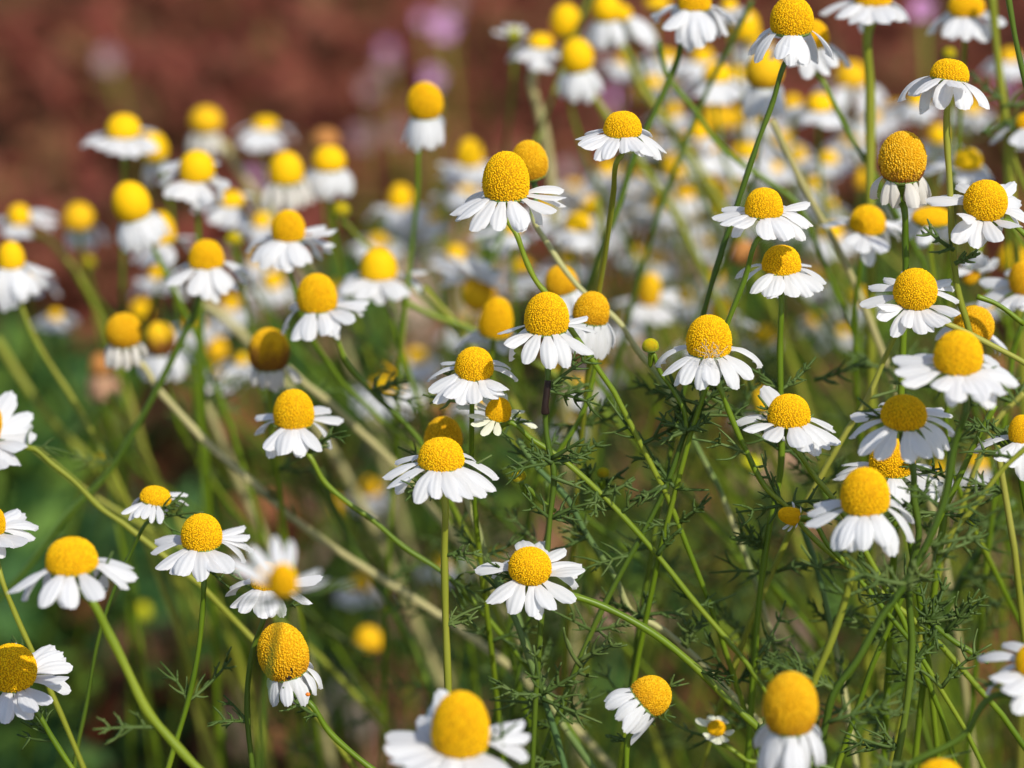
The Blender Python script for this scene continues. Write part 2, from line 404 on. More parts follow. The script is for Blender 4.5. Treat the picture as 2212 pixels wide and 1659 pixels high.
    if tips and dr >= 60:
        back = True; a_ = .15
        while a_ < 3.0:
            if all(abs(math.atan2(math.sin(a_ - b_), math.cos(a_ - b_))) > R(17) for b_ in az): place(a_, R(dr + rg.uniform(-6, 6)), L * rg.uniform(.75, .95)); az.append(a_)
            a_ += R(34 if pm == 'petal_old' else 25)
    # petals behind the disc, where the front ones leave a gap
    if back:
        step = math.radians(24); nfill = 24 if nfill is None else nfill; c = 0
        for q in range(int(2 * math.pi / step)):
            A = q * step + rg.uniform(-.1, .1)
            if math.sin(A) > (-.05 if tips else 9): continue
            if all(math.cos(A - b) < math.cos(step * .8) for b in az) and c < nfill:
                place(A, R(dr + rg.uniform(-8, 12)), L * rg.uniform(.85, 1.05)); az.append(A); c += 1
    if name == 'chamomile_flower': auto_leaves(st, pts, root, rg)
    for lf in leaves: add_leaf(st, P(lf[0], lf[1], D + .003), lf[2], lf[3], D, SEED[0] * 7 + lf[0], root)
    return root, C, axis, X, V_, k
def proj(p):
    q = p - CAM; D = -q.dot(BACK); k = SW / FL * D / 2212
    return q.dot(RIGHT) / k + 1106, 829.5 - q.dot(UP) / k, D
def auto_leaves(st, pts, root, rg):
    c = catmull(pts, 8); last = 1e9
    for i in range(4, len(c) - 1):
        x, y, D = proj(c[i])
        if y < 820 or y > 1700 or x < 0 or x > 2212 or D > .95: continue
        if abs(y - last) < rg.uniform(90, 260): continue
        if rg.random() > (.3 if x > 950 else .06): continue
        last = y
        for _ in range(rg.choice((1, 2, 2, 3))):
            V = []; F = []; d = (RIGHT * rg.choice((-1, 1)) * rg.uniform(.4, 1) + UP * rg.uniform(-.2, .9) + BACK * rg.uniform(-.7, .5)).normalized()
            leaf_geo(V, F, c[i] - root.location, d, (BACK + UP * rg.uniform(-.4, .8)).normalized(), rg.uniform(.006, .0135), rg, 4, .0003, rg.choice((2, 3, 4)))
            meshobj('leaf', V, F, M['leaf'], st)
def bare_stem(label, sp, D, rad=.0006, sm='stem', stop=False, leaves=(), dz=.22, group='chamomile stalks without a visible head'):
    SEED[0] += 1; rg = random.Random(SEED[0] * 31)
    pts = to_ground(stalk(sp, D, dz), rg, stop)
    root = bpy.data.objects.new('chamomile_stalk', None); link(root); root.location = pts[-1]; root.empty_display_size = .01
    tag(root, label, 'stalk', group); st = stem_part(pts, rad, sm, root)
    auto_leaves(st, pts, root, rg)
    for lf in leaves: add_leaf(st, P(lf[0], lf[1], D), lf[2], lf[3], D, SEED[0] * 7 + lf[0], root)
    return root
F_ = flower
# ================================================================== flowers in and near the plane of focus
rA = F_('tall yellow cone flower with petals swept down, its stalk blackened just below the head', 1181, 677, 95, 100, .69,
   Z(2, 1, (560, 490), (515, 640), (365, 735), (222, 732), (85, 710), (-93, 501), (-60, 570), (-20, 690)) + [(1272, 680)],
   [(1184, 800), (1178, 870), (1179, 920), (1189, 985), (1195, 1010), (1188, 1120), (1172, 1300)], kind='cone', dr=35, leaves=[(1192, 990, 30, 90), (1194, 1000, 150, 70), (1191, 1030, -20, 80)], sm='stem_dark')
F_('rounded old head with three drooping petals, right behind the flower with the blackened stalk', 1279, 665, 78, 77, .715,
   [(1311, 758), (1326, 750), (1300, 755), (1240, 740, 1)], [(1285, 760), (1278, 830), (1250, 910), (1215, 965), (1197, 990)], tilt=12, kind='dome', m='gold', dr=70, back=False, stop=True)
F_('small orange based bare cone between two stalks, above the rounded old head', 1211, 605, 72, 70, .76, [(1235, 645), (1210, 650)], (), tilt=-15, kind='dome', m='gold', dr=80, back=False)
rD = F_('tall yellow cone flower with white fuzz caught at its lower rim', 1531, 726, 97, 100, .69,
   Z(2, 1, (930, 715), (970, 775), (1080, 825), (1215, 870), (1265, 845), (1320, 835), (1450, 860), (1565, 795), (1640, 710), (1510, 590), (1050, 590)),
   [(1553, 835), (1575, 890), (1610, 970), (1660, 1060), (1700, 1095), (1745, 1150), (1800, 1200), (1850, 1235)], kind='cone', dr=32)
F_('young flower head with thin half curled petals, tucked under two open flowers at centre', 1078, 884, 55, 56, .70,
   Z(1, 1, (1375, 1040), (1480, 1165), (1570, 1160), (1400, 1090), (1610, 870), (1635, 890), (1590, 880), (1560, 900), (1650, 960)),
   [(1098, 912), (1150, 950), (1200, 982), (1270, 1040), (1340, 1110), (1420, 1200), (1500, 1300), (1560, 1370), (1610, 1430)], tilt=15, f=30, kind='dome', m='yellow', L=6.4, pw=.125, pm='petal_new', dr=5, sm='stem', leaves=[(1230, 1000, 40, 90), (1300, 1070, 20, 80), (1420, 1200, 60, 80), (1290, 1060, -100, 70)])
F_('wide open flower with dented flat yellow top, petals reaching left past a dark slit', 1025, 786, 83, 76, .695,
   Z(1, 1, (1222, 680), (1108, 800), (1125, 890), (1150, 945), (1250, 925), (1340, 965), (1385, 950), (1540, 935), (1620, 870), (1700, 800), (1640, 720), (1600, 900)), (), tilt=4, f=33, kind='flat', dr=15, L=7.4)
F_('yellow egg head with hanging petals, upper left of the flower with the dented flat top', 1073, 686, 72, 97, .77,
   Z(1, 1, (1280, 610), (1400, 560), (1650, 600), (1480, 560), (1600, 640), (1720, 560)), (), tilt=8, kind='cone', dr=45)
F_('drooping blurred flower tipped over so its white petals fan out above its disc', 1030, 640, 72, 68, .84,
   Z(1, 1, (1180, 200), (1210, 130), (1290, 60), (1350, 40), (1400, 10), (1500, 50), (1560, 110), (1620, 200), (1600, 240)), [(1060, 600, .86), (1075, 680, .87), (1080, 760, .88)], tilt=205, f=5, kind='dome', m='gold', dr=20)
F_('yellow domed flower with a gap between front petals, on a long diagonal stalk', 685, 633, 86, 92, .745,
   Z(1, 1, (155, 500), (245, 545), (325, 555), (540, 510), (490, 515), (660, 430), (700, 385), (720, 350), (733, 295)),
   [(724, 730), (745, 775), (800, 845), (865, 905), (905, 950), (925, 985)], tilt=-2, kind='cone', dr=35)
F_('blurred wide flower with one petal straight out to the right, left of centre', 818, 572, 81, 74, .80,
   Z(1, 1, (520, 220), (560, 250), (640, 280), (720, 290), (810, 320), (920, 290), (1005, 265), (1095, 225), (1120, 110)),
   [(835, 665), (860, 740), (900, 860), (915, 910)], kind='flat', dr=25)
F_('half shaded yellow dome with long white petals, just below the brown rotting egg head', 635, 883, 87, 93, .72,
   Z(1, 1, (0, 1020), (-5, 1160), (60, 1250), (95, 1315), (170, 1285), (330, 1305), (420, 1270), (490, 1255), (555, 1060), (440, 985), (270, 1290)),
   [(668, 985), (700, 1040), (750, 1085), (800, 1120), (870, 1180), (960, 1240), (1040, 1320)], kind='cone', m='yellow', dr=35, sm='stem')
F_('low domed flower with a broad skirt of petals on a thick pale upright stalk, centre', 953, 981, 99, 76, .682,
   Z(1, 1, (815, 1430), (860, 1500), (905, 1535), (1065, 1605), (1160, 1565), (1215, 1550), (1310, 1590), (1480, 1570), (1560, 1520), (1573, 1440), (1420, 1560)),
   [(959, 1070), (960, 1200), (963, 1350), (968, 1480), (972, 1659)], kind='flat', dr=28, rad=.00072, sm='stem_olive', L=8, pw=.2)
F_('shaded bare egg shaped head hiding behind the low domed flower with the broad skirt', 958, 945, 82, 100, .72, (), [(990, 1050), (1020, 1110), (1060, 1230), (1100, 1290), (1150, 1430), (1200, 1540), (1280, 1659)], tilt=4, kind='egg', m='gold', back=False, rad=.0007, sm='stem_mixed')
F_('bare egg head rotting dark brown on its lower half, with shrivelled petals', 582, 755, 88, 98, .765, Z(1, 1, (150, 885), (90, 860), (60, 830)) + [(652, 822), (590, 842)],
   (), kind='egg', m='rust', pm='petal_old', dr=75, back=False, L=5)
F_('rounded orange head with ragged withered petals on a long straw coloured diagonal stalk', 268, 714, 77, 78, .785, [(243, 793), (290, 793), (258, 770), (318, 775), (300, 790)],
   [(302, 785), (340, 840), (380, 885), (450, 960), (530, 1030), (620, 1110), (700, 1170), (800, 1235), (950, 1330), (1100, 1440)], kind='egg', m='gold', pm='petal_old', dr=70, back=False, sm='stem_straw', rad=.00085, L=6, dz=.06)
F_('yellow head with a brown rot patch beside the orange head on the straw stalk', 347, 732, 66, 78, .84, [(410, 785), (370, 800), (345, 800), (395, 800)], (), tilt=-5, kind='egg', m='rust', dr=65, back=False)
F_('small all brown dead head low left of the orange head', 217, 788, 47, 54, .93, [(265, 850), (275, 840)], (), kind='dome', m='brown', pm='petal_dry', dr=80, back=False)
F_('flower with a full round skirt on a long dark stalk crossing to lower left', 446, 550, 76, 68, .775,
   [(357, 596), (370, 615), (390, 630), (418, 642), (445, 650), (468, 655), (492, 640), (515, 632), (530, 610), (533, 583)],
   [(428, 645), (415, 690), (400, 720), (350, 820), (290, 930), (235, 1020), (150, 1110), (40, 1250), (-10, 1300)], kind='flat', dr=32, sm='stem_dark', rad=.00075)
F_('blurred flower facing the camera with a dimpled round disc at upper left', 426, 361, 77, 76, .815,
   [(330, 360), (338, 395), (360, 425), (380, 430), (410, 440), (450, 442), (480, 430), (505, 405), (465, 345)], [(428, 440), (428, 500), (430, 560)], f=38, kind='dome', dr=25)
F_('blurred flower with level petals, highest and leftmost against the red field', 267, 274, 75, 60, .86,
   [(180, 293), (190, 310), (215, 325), (250, 340), (275, 345), (300, 345), (325, 335), (345, 330)], [(267, 350), (266, 400)], kind='dome', dr=22)
F_('soft egg shaped head just behind the highest left flower', 332, 318, 60, 72, .90, [(350, 380), (320, 398), (310, 380)], (), tilt=-18, kind='egg', dr=50, back=False)
F_('very blurred bare round head on a pale slanting stalk against the red field', 445, 262, 70, 62, .97, [(462, 325), (475, 320), (440, 322)], [(478, 310), (510, 360), (560, 430), (610, 500)], kind='egg', m='gold', pm='petal_old', dr=75, back=False, sm='stem_straw', rad=.0011)
F_('very blurred low flower alone against the red field, right of the bare round head', 573, 267, 56, 34, .97, [(518, 320), (540, 328), (565, 330), (590, 328), (615, 322), (638, 300)], (), kind='dome', dr=28)
F_('brown dead head peeking above a yellow one in the left group', 703, 303, 60, 50, .99, (), (), kind='egg', m='brown', back=False)
F_('blurred egg head with petals hanging straight down, below the brown dead head', 711, 344, 72, 62, .87, [(688, 415), (705, 422), (728, 418), (752, 422), (740, 395)], (), kind='cone', dr=65)
F_('blurred yellow dome with a withered pinkish petal across its base', 618, 364, 76, 78, .86, [(600, 440), (625, 440), (668, 402), (610, 420)], (), kind='dome', m='yellow', pm='petal_old', dr=65, back=False)
F_('blurred leaning egg head with hanging petals above the left cluster', 284, 437, 82, 92, .81, [(270, 520), (290, 525), (308, 520), (326, 500)], [(315, 510), (335, 545)], tilt=-18, kind='egg', dr=65, back=False)
F_('blurred flower half behind the leaning egg head, petals to the right', 350, 493, 56, 76, .86, [(280, 565), (310, 580), (345, 575), (380, 570), (410, 540), (420, 510)], (), tilt=-10, kind='cone', dr=35)
F_('small blurred flower under the dimpled disc flower', 500, 430, 56, 40, .88, [(440, 465), (455, 485), (480, 492), (510, 496), (535, 490), (552, 465)], (), f=30, kind='dome', dr=28)
F_('flower with a bright pointed yellow disc and wide petals, right of the left group', 623, 488, 72, 76, .765,
   [(550, 568), (575, 585), (600, 588), (622, 590), (650, 580), (670, 572), (690, 560), (712, 545), (725, 532), (728, 497), (700, 485)], [(560, 640), (500, 700)] and (), kind='cone', dr=30)
F_('blurred small flower at the far left edge, topmost there', 42, 465, 50, 50, .90, [(0, 490), (15, 510), (40, 518), (65, 515), (75, 515), (105, 490), (113, 460), (90, 455)], [(90, 510), (150, 570), (200, 650), (225, 710)], f=35, kind='dome', dr=15, sm='stem_olive', rad=.0008)
F_('dull blurred head with short petals between far left flower and leaning egg', 171, 468, 68, 64, .93, [(145, 535), (165, 540), (190, 540), (228, 525)], (), kind='dome', m='gold', dr=55, back=False)
F_('blurred flower cut by the left edge with a long skirt of petals', 24, 552, 60, 66, .81, [(108, 590), (100, 620), (85, 640), (60, 650), (30, 670), (10, 680), (55, 655), (-20, 640)], [(45, 660), (70, 720), (110, 790), (150, 850)], kind='dome', dr=35, sm='stem_olive')
F_('blurred partly hidden flower behind the one cut by the left edge', 60, 590, 40, 36, .92, [(105, 610), (95, 640), (20, 640)], (), kind='dome', dr=35)
F_('lone tall egg head with tightly folded petals on a straight stalk against the red field', 918, 219, 77, 86, .79, [(893, 283), (900, 300), (912, 308), (930, 303), (945, 285), (952, 268)], [(907, 315), (903, 400), (893, 500), (885, 570)], kind='egg', dr=78, rad=.00055)
# centre pair
F_('large sharp cone flower with a long white petal wing to its right, top centre', 1093, 381, 100, 116, .69,
   [(970, 462), (982, 475), (992, 482), (1023, 502), (1071, 503), (1126, 508), (1139, 498), (1224, 450), (1216, 402), (1225, 430), (1200, 462)],
   [(1115, 505), (1135, 560), (1160, 610), (1178, 632)], kind='cone', dr=38, L=8)
F_('smooth egg head peeking from behind the large sharp cone flower, top centre', 1143, 347, 78, 92, .725, (), [(1150, 460), (1185, 530), (1250, 620), (1340, 700), (1380, 760), (1412, 800), (1450, 860)], tilt=-12, kind='egg', m='gold', back=False, sm='stem_mixed', rad=.0006)
F_('sharp flower with a flat topped disc and nearly level petals, right of top centre', 1345, 270, 82, 63, .69,
   Z(2, 0, (415, 945), (455, 965), (480, 855), (520, 1050), (600, 1045), (735, 1010), (800, 1000), (900, 1030), (970, 1030), (1005, 985), (560, 940)),
   [(1335, 345), (1325, 420), (1310, 530), (1295, 620)], kind='flat', dr=20, L=6.6, dz=1.0, sm='stem_olive', pw=.22)
F_('sharp flower with one petal pointing up to the right, right of centre', 1650, 439, 82, 71, .69,
   [(1540, 467), (1552, 487), (1580, 493), (1610, 485), (1637, 520), (1690, 523), (1735, 520), (1757, 487), (1753, 435), (1665, 522), (1712, 515)],
   [(1635, 520), (1610, 600), (1575, 690)], kind='flat', dr=18, L=7)
F_('dense skirted flower on a very straight stalk, under the flower with the upturned petal', 1688, 562, 84, 69, .70,
   [(1597, 598), (1622, 640), (1645, 640), (1668, 648), (1693, 645), (1715, 643), (1740, 645), (1762, 640), (1778, 628), (1787, 606), (1757, 570), (1630, 580)],
   [(1688, 645), (1685, 750), (1687, 900), (1688, 1000), (1660, 1150), (1640, 1300), (1625, 1500)], kind='flat', dr=35, rad=.00066)
F_('blurred flower with petals falling to the right, left of the old crumbling head', 1874, 476, 78, 70, .755, [(1822, 530), (1850, 550), (1870, 548), (1890, 545), (1920, 540), (1945, 510), (1958, 488), (1905, 548)], (), f=30, tilt=8, kind='dome', dr=30)
F_('old crumbling egg head with a brown rotten rim and shrivelled hanging petals', 1948, 340, 102, 118, .695, Z(3, 0, (790, 1350), (770, 1290), (850, 1335), (940, 1355), (890, 1300), (1010, 1310), (1075, 1255), (1000, 1290), (960, 1330)),
   [(1953, 450), (1956, 520), (1957, 580), (1955, 640)], kind='egg', m='gold_rim', pm='petal_old', dr=70, back=False, L=6.5, rad=.0007)
F_('flower with a shallow yellow cap and petals drooping like an umbrella, upper right', 2053, 151, 84, 51, .69,
   Z(3, 0, (932, 605), (935, 640), (1010, 720), (1100, 725), (1050, 625), (1200, 600), (1260, 735), (1330, 690), (1400, 725), (1435, 670), (1075, 560)),
   [(2047, 200), (2045, 260), (2052, 400), (2060, 550), (2072, 640), (2090, 700)], tilt=8, f=8, kind='flat', dr=38, sm='stem_olive', rad=.00066, leaves=[(2060, 540, 150, 90), (2062, 570, 30, 60)])
F_('sharp flower facing the camera with a round disc, petals cut by the right edge', 2128, 434, 94, 94, .69,
   Z(3, 0, (1210, 1425), (1190, 1590), (1285, 1610), (1370, 1600), (1430, 1580), (1520, 1500), (1600, 1480), (1650, 1440), (1670, 1280), (1640, 1160), (1665, 1340), (1590, 1180)),
   [(2180, 480), (2212, 505), (2300, 600)], f=42, tilt=10, kind='cone', dr=20)
F_('huge egg domed flower at the upper right, casting petals over another flower behind', 1710, 36, 93, 92, .70,
   [(1620, 115), (1632, 140), (1680, 138), (1700, 152), (1735, 152), (1725, 145), (1770, 130), (1806, 122), (1640, 100)],
   [(1692, 145), (1670, 220), (1640, 300), (1600, 420), (1560, 540), (1530, 640)], kind='cone', dr=40, sm='stem_dark')
F_('blurred flower mostly hidden behind the huge domed one at upper right', 1752, 75, 76, 70, .77, [(1700, 150), (1735, 178), (1780, 170), (1805, 150), (1825, 120), (1830, 115)], [(1780, 180), (1810, 240), (1840, 300), (1880, 360)], kind='dome', dr=40)
F_('blurred flower cut by the top edge on a thick pale vertical stalk', 1885, -12, 82, 60, .765, [(1803, 50), (1835, 60), (1865, 65), (1895, 62), (1925, 55), (1950, 52), (1970, 40), (1880, 66)], [(1877, 60), (1880, 200), (1880, 430), (1882, 600)], kind='flat', dr=28, sm='stem_olive', rad=.0011)
F_('blurred flower cut by the top edge near the top right corner', 2087, 12, 78, 60, .79, [(2010, 68), (2030, 85), (2055, 93), (2080, 96), (2105, 92), (2125, 95), (2150, 75), (2165, 62)], (), kind='cone', dr=35)
F_('large blurred flower with two petal tiers at the top edge, on a dark leaning stalk', 1500, 0, 72, 56, .755, [(1405, 25), (1412, 45), (1440, 75), (1478, 110), (1510, 112), (1535, 95), (1555, 78), (1575, 75), (1592, 45), (1495, 115)],
   [(1487, 60), (1460, 140), (1420, 230), (1370, 340), (1335, 450), (1310, 510)], kind='flat', dr=40, L=8.5, sm='stem_dark', rad=.0007)
F_('blurred egg head standing right behind the one with hanging petals, at top centre', 1222, 46, 66, 76, .88, (), (), kind='egg', back=False)
F_('blurred low flower with three broad petals left of two egg heads, at top centre', 1168, 89, 57, 38, .88, [(1095, 125), (1115, 135), (1150, 158), (1180, 160), (1208, 130)], [(1150, 170), (1165, 240), (1185, 330), (1190, 380)], kind='dome', dr=28, sm='stem_straw', rad=.0011)
F_('small blurred bud just opening with upright white petals, at top centre', 1110, 72, 28, 22, .90, [(1080, 65), (1090, 50), (1110, 48), (1130, 52), (1140, 65)], (), kind='dome', m='green_disc', L=4.5, dr=-25)
F_('blurred leaning egg head with petals hanging off its right side, at top centre', 1246, 122, 72, 80, .85, [(1225, 190), (1245, 200), (1265, 200), (1285, 188), (1283, 165)], [(1275, 200), (1310, 250), (1350, 300)], tilt=-8, kind='egg', dr=70, back=False, sm='stem_olive', rad=.0009)
F_('blurred ball shaped head with petals hanging straight below, touching the top edge', 1310, 20, 64, 64, .87, [(1275, 95), (1290, 108), (1312, 110), (1340, 105), (1355, 95)], [(1335, 90), (1380, 180), (1430, 250), (1490, 330)], kind='egg', dr=65, sm='stem_olive', rad=.0009)
F_('blurred small head with long petals streaming to the right, touching the top edge', 1343, 28, 40, 40, .89, [(1380, 75), (1400, 100), (1415, 112), (1420, 90)], (), tilt=-20, kind='dome', dr=45)
F_('big blurred egg head in the shade of white petals above it, at upper right', 1651, 153, 80, 84, .80, [(1662, 225), (1680, 240), (1695, 240), (1640, 215), (1700, 200)], (), kind='egg', dr=78, m='gold', back=False)
F_('blurred flower with a wide skirt crossed by a thin green stalk, at upper right', 1548, 158, 60, 48, .87, [(1500, 190), (1500, 215), (1520, 228), (1545, 232), (1570, 232), (1595, 220), (1615, 200), (1622, 190)], (), kind='dome', dr=35)
F_('blurred orange domed flower right of the egg head in shade, at upper right', 1770, 222, 58, 46, .87, [(1740, 268), (1760, 275), (1780, 285), (1800, 282), (1822, 275), (1700, 255), (1720, 270)], (), kind='dome', dr=28)
F_('small blurred flower just left of the orange domed one, at upper right', 1711, 220, 38, 32, .96, [(1690, 255), (1705, 262), (1725, 262), (1740, 250)], (), kind='dome', dr=35)
F_('dim very blurred round head between two tall stalks at upper right', 1838, 162, 70, 62, .96, [(1790, 230), (1810, 250), (1870, 255), (1900, 245), (1915, 220)], (), kind='dome', m='gold', dr=30)
F_('blurred flower behind the umbrella shaped one, left petals fanned, at right', 2090, 346, 62, 54, .80, [(2030, 342), (2028, 365), (2040, 392), (2065, 405), (2080, 420), (2110, 400), (2135, 392), (2150, 380)], (), f=34, kind='dome', dr=18)
F_('blurred small yellow flower above the fanned one, at right', 2025, 290, 44, 44, .93, [(1995, 340), (2020, 345), (2050, 335)], (), kind='dome', dr=45)
F_('blurred broad flat disc flower beside the old crumbling head', 2013, 468, 86, 46, .76, [(1965, 515), (1985, 530), (2005, 532), (2035, 525), (2055, 500), (2062, 525), (1950, 500)], (), kind='dome', dr=38)
F_('tiny white flower cut by the right edge, above the camera facing one', 2218, 262, 50, 40, .78, [(2165, 298), (2180, 318), (2200, 325), (2220, 320)], [(2190, 320), (2205, 380), (2240, 450)], kind='dome', dr=30, sm='stem_olive')
F_('flower with its petals folded together like a shuttlecock, between two right hand flowers', 2095, 600, 36, 36, .76, [(2060, 600), (2075, 580), (2090, 562), (2110, 550), (2125, 560), (2130, 585)], (), tilt=200, f=0, kind='dome', dr=45, m='gold', L=6)
F_('flower cut by the right edge with grey shaded petals and an orange disc', 2212, 600, 70, 78, .745, Z(3, 1, (1365, 300), (1400, 150), (1490, 360), (1440, 250), (1620, 360), (1560, 340)), [(2212, 690), (2190, 760), (2180, 830)], f=35, tilt=-12, kind='cone', m='gold', dr=20)
F_('blurred white flower behind the large sharp cone flower, peeking below its petals', 1107, 490, 40, 36, .85, [(1012, 512), (1035, 530), (1060, 540), (1100, 542), (1130, 535), (1150, 518)], (), kind='dome', dr=28)
F_('blurred flower with a low wide disc, left of the straight stalk at top centre', 1248, 480, 60, 44, .88, [(1190, 500), (1195, 525), (1225, 540), (1250, 545), (1275, 540), (1300, 505)], (), tilt=8, kind='dome', dr=28)
F_('blurred yellow head right above the low wide disc flower', 1276, 447, 40, 50, .96, [(1300, 480)], (), kind='cone', dr=60, back=False)
F_('blurred flower with a tall narrow disc and scattered petals, right of centre', 1403, 626, 50, 76, .89, [(1350, 665), (1352, 690), (1380, 700), (1440, 700), (1460, 690), (1478, 650), (1462, 620), (1420, 705)], (), tilt=8, f=35, kind='cone', m='gold', dr=22)
F_('blurred orange head squeezed between a stalk and the fuzzy cone flower', 1557, 668, 50, 58, .88, [(1500, 660), (1510, 690), (1590, 700), (1600, 680)], (), kind='cone', dr=30)
F_('blurred low flower right of the fuzzy cone flower', 1647, 722, 58, 40, .95, [(1590, 700), (1620, 760), (1650, 770), (1690, 760)], (), kind='dome', dr=35)
# right side
F_('sharp flower facing the camera, round textured disc ringed by slim petals, right side', 1976, 625, 94, 95, .69,
   Z(3, 1, (688, 330), (680, 410), (800, 530), (965, 510), (1080, 460), (1145, 430), (1225, 380), (1265, 275), (1238, 185), (1205, 130), (1115, 125), (1010, 500), (870, 470)),
   [(2015, 680), (2040, 697), (2075, 712), (2140, 745), (2215, 785), (2300, 850)], f=40, kind='cone', dr=10, sm='stem_olive', pw=.185, dz=0)
bare_stem('olive stalk sloping left from under the camera facing flower on the right side', [(1948, 690), (1905, 790), (1870, 870), (1830, 930)], .71, .0006, 'stem_olive')
F_('sharp old dome leaning right with a chewed pink patch, behind the big bright dome flower', 2106, 697, 88, 78, .715, Z(3, 1, (1580, 610), (1550, 640), (1500, 600), (1560, 590), (1110, 550)), (), tilt=22, kind='dome', m='gold', dr=45, back=False)
F_('big bright smooth dome flower in front of the chewed dome, right side', 2069, 762, 105, 104, .652,
   Z(3, 1, (815, 670), (810, 745), (975, 640), (850, 830), (1060, 860), (1140, 970), (1190, 950), (1290, 900), (1450, 985), (1380, 940), (1510, 900), (1620, 840), (1550, 700), (1600, 770)),
   [(2084, 860), (2060, 970), (2040, 1080), (2010, 1160), (1955, 1262), (1900, 1340), (1850, 1430), (1800, 1500), (1785, 1560)], f=28, kind='cone', dr=20, sm='stem_dark', rad=.0007, leaves=[(2015, 1180, 20, 110), (1960, 1262, 175, 150), (1958, 1265, 60, 60), (1790, 1560, 20, 160)])
F_('flower with a petal shadow across its disc and club shaped petals, right side', 1952, 891, 98, 82, .668,
   Z(3, 1, (525, 1165), (590, 1295), (700, 1320), (905, 1340), (1010, 1305), (1120, 1312), (1180, 1260), (1228, 1045), (1165, 990)),
   [(1972, 1010), (1975, 1080), (1985, 1150), (1965, 1250), (1970, 1400), (1955, 1550), (1935, 1659)], f=32, kind='dome', dr=25, L=8, rad=.0007, sm='stem_dark')
F_('sharp dark yellow disc flower partly covered by the petals of the shadowed flower above', 1926, 988, 98, 90, .70,
   Z(3, 1, (470, 1420), (490, 1365), (480, 1470), (820, 1620), (780, 1600), (880, 1625), (1100, 1585), (1145, 1490), (1135, 1400), (1050, 1370), (1080, 1500)), [(1950, 1085), (1965, 1160)], kind='cone', dr=28)
F_('tall dome flower with a shadow on its upper right, lowest of the right stack', 1867, 1060, 105, 112, .658,
   [(1740, 1135), (1748, 1110), (1765, 1092), (1790, 1185), (1812, 1186), (1830, 1187), (1855, 1188), (1930, 1197), (1905, 1180), (1978, 1168), (1978, 1130), (1965, 1100)],
   [(1848, 1190), (1838, 1250), (1825, 1300), (1790, 1400), (1760, 1470), (1740, 1560)], tilt=-4, kind='cone', dr=35, sm='stem_olive', rad=.00072)
F_('sharp flower with a single petal standing straight up on its left', 1704, 887, 92, 76, .69,
   [(1590, 912), (1600, 930), (1653, 950), (1672, 945), (1714, 965), (1705, 955), (1760, 983), (1785, 972), (1812, 960), (1813, 935), (1808, 925), (1658, 834), (1740, 975)],
   [(1722, 975), (1760, 1030), (1805, 1085), (1835, 1130)], kind='flat', dr=22)
F_('sharp flower cut by the right edge with drooping narrow petals', 2206, 926, 56, 66, .685, Z(3, 1, (1395, 1230), (1435, 1320), (1540, 1370), (1640, 1460), (1535, 1180), (1700, 1450)), (), kind='cone', dr=30)
F_('small dark yellow head with tiny stub petals on a stalk at right', 1703, 1113, 38, 52, .69, [(1690, 1143), (1700, 1148), (1715, 1140), (1712, 1085), (1722, 1095), (1725, 1115)], [(1722, 1118), (1745, 1119), (1790, 1180), (1830, 1220)], tilt=-75, f=30, kind='dome', m='yellow', L=1.8, pw=.2, dr=-30, back=False, rad=.0005)
# left side
F_('flower cut by the left edge with wide bright petals, mid height', -20, 915, 56, 90, .73, [(8, 840), (65, 900), (72, 940), (68, 965), (45, 1005), (20, 1010), (60, 920)], [(75, 970), (110, 1000), (160, 1040), (220, 1100), (265, 1130)], f=35, tilt=20, kind='dome', dr=10, L=10, sm='stem_olive', pw=.22)
F_('tiny flower with a small cap and narrow petals at lower left, on a thin stalk', 337, 1070, 68, 42, .71, [(265, 1105), (278, 1112), (295, 1112), (315, 1120), (357, 1130), (350, 1115), (385, 1097), (405, 1095), (397, 1070), (380, 1068)],
   [(322, 1125), (280, 1200), (240, 1290), (215, 1370), (185, 1530), (170, 1600)], tilt=10, f=18, kind='flat', dr=28, L=5.3, pw=.15, rad=.00042, sm='stem_dark')
F_('sharp domed flower at lower left with even petals on a gently curved stalk', 436, 1148, 88, 85, .70,
   Z(0, 2, (970, 265), (985, 185), (1020, 355), (1175, 400), (1130, 385), (1300, 432), (1450, 375), (1530, 370), (1590, 335), (1625, 250), (1610, 170), (1550, 100)),
   [(440, 1255), (437, 1320), (432, 1380), (410, 1500), (375, 1620), (355, 1690)], kind='cone', dr=22)
F_('large flat topped flower at lower left on a thick curving green stalk', 155, 1200, 112, 84, .65,
   Z(0, 2, (75, 535), (130, 575), (320, 600), (290, 590), (480, 600), (440, 598), (700, 550), (640, 530), (835, 505), (890, 425), (840, 380)),
   [(185, 1285), (235, 1370), (275, 1450), (320, 1540), (370, 1600), (425, 1659), (500, 1720)], tilt=-2, kind='flat', dr=33, rad=.0009, L=8.3, pw=.23)
F_('small flower cut by the left edge above the flat topped one', -8, 1125, 44, 64, .70, [(75, 1140), (72, 1160), (65, 1172), (30, 1180), (10, 1200), (40, 1110), (20, 1100)], [(0, 1240), (30, 1320), (75, 1420), (130, 1540), (180, 1659)], f=35, tilt=8, kind='dome', dr=15, sm='stem_olive')
F_('flower cut by the left edge in the bottom left corner, round disc facing right', 27, 1440, 108, 108, .69,
   [(28, 1555), (10, 1545), (75, 1545), (90, 1530), (120, 1515), (150, 1490), (152, 1465), (150, 1440), (135, 1425), (127, 1412), (110, 1400), (85, 1410)],
   [(80, 1540), (110, 1590), (155, 1659), (220, 1740)], f=36, tilt=5, kind='cone', dr=12)
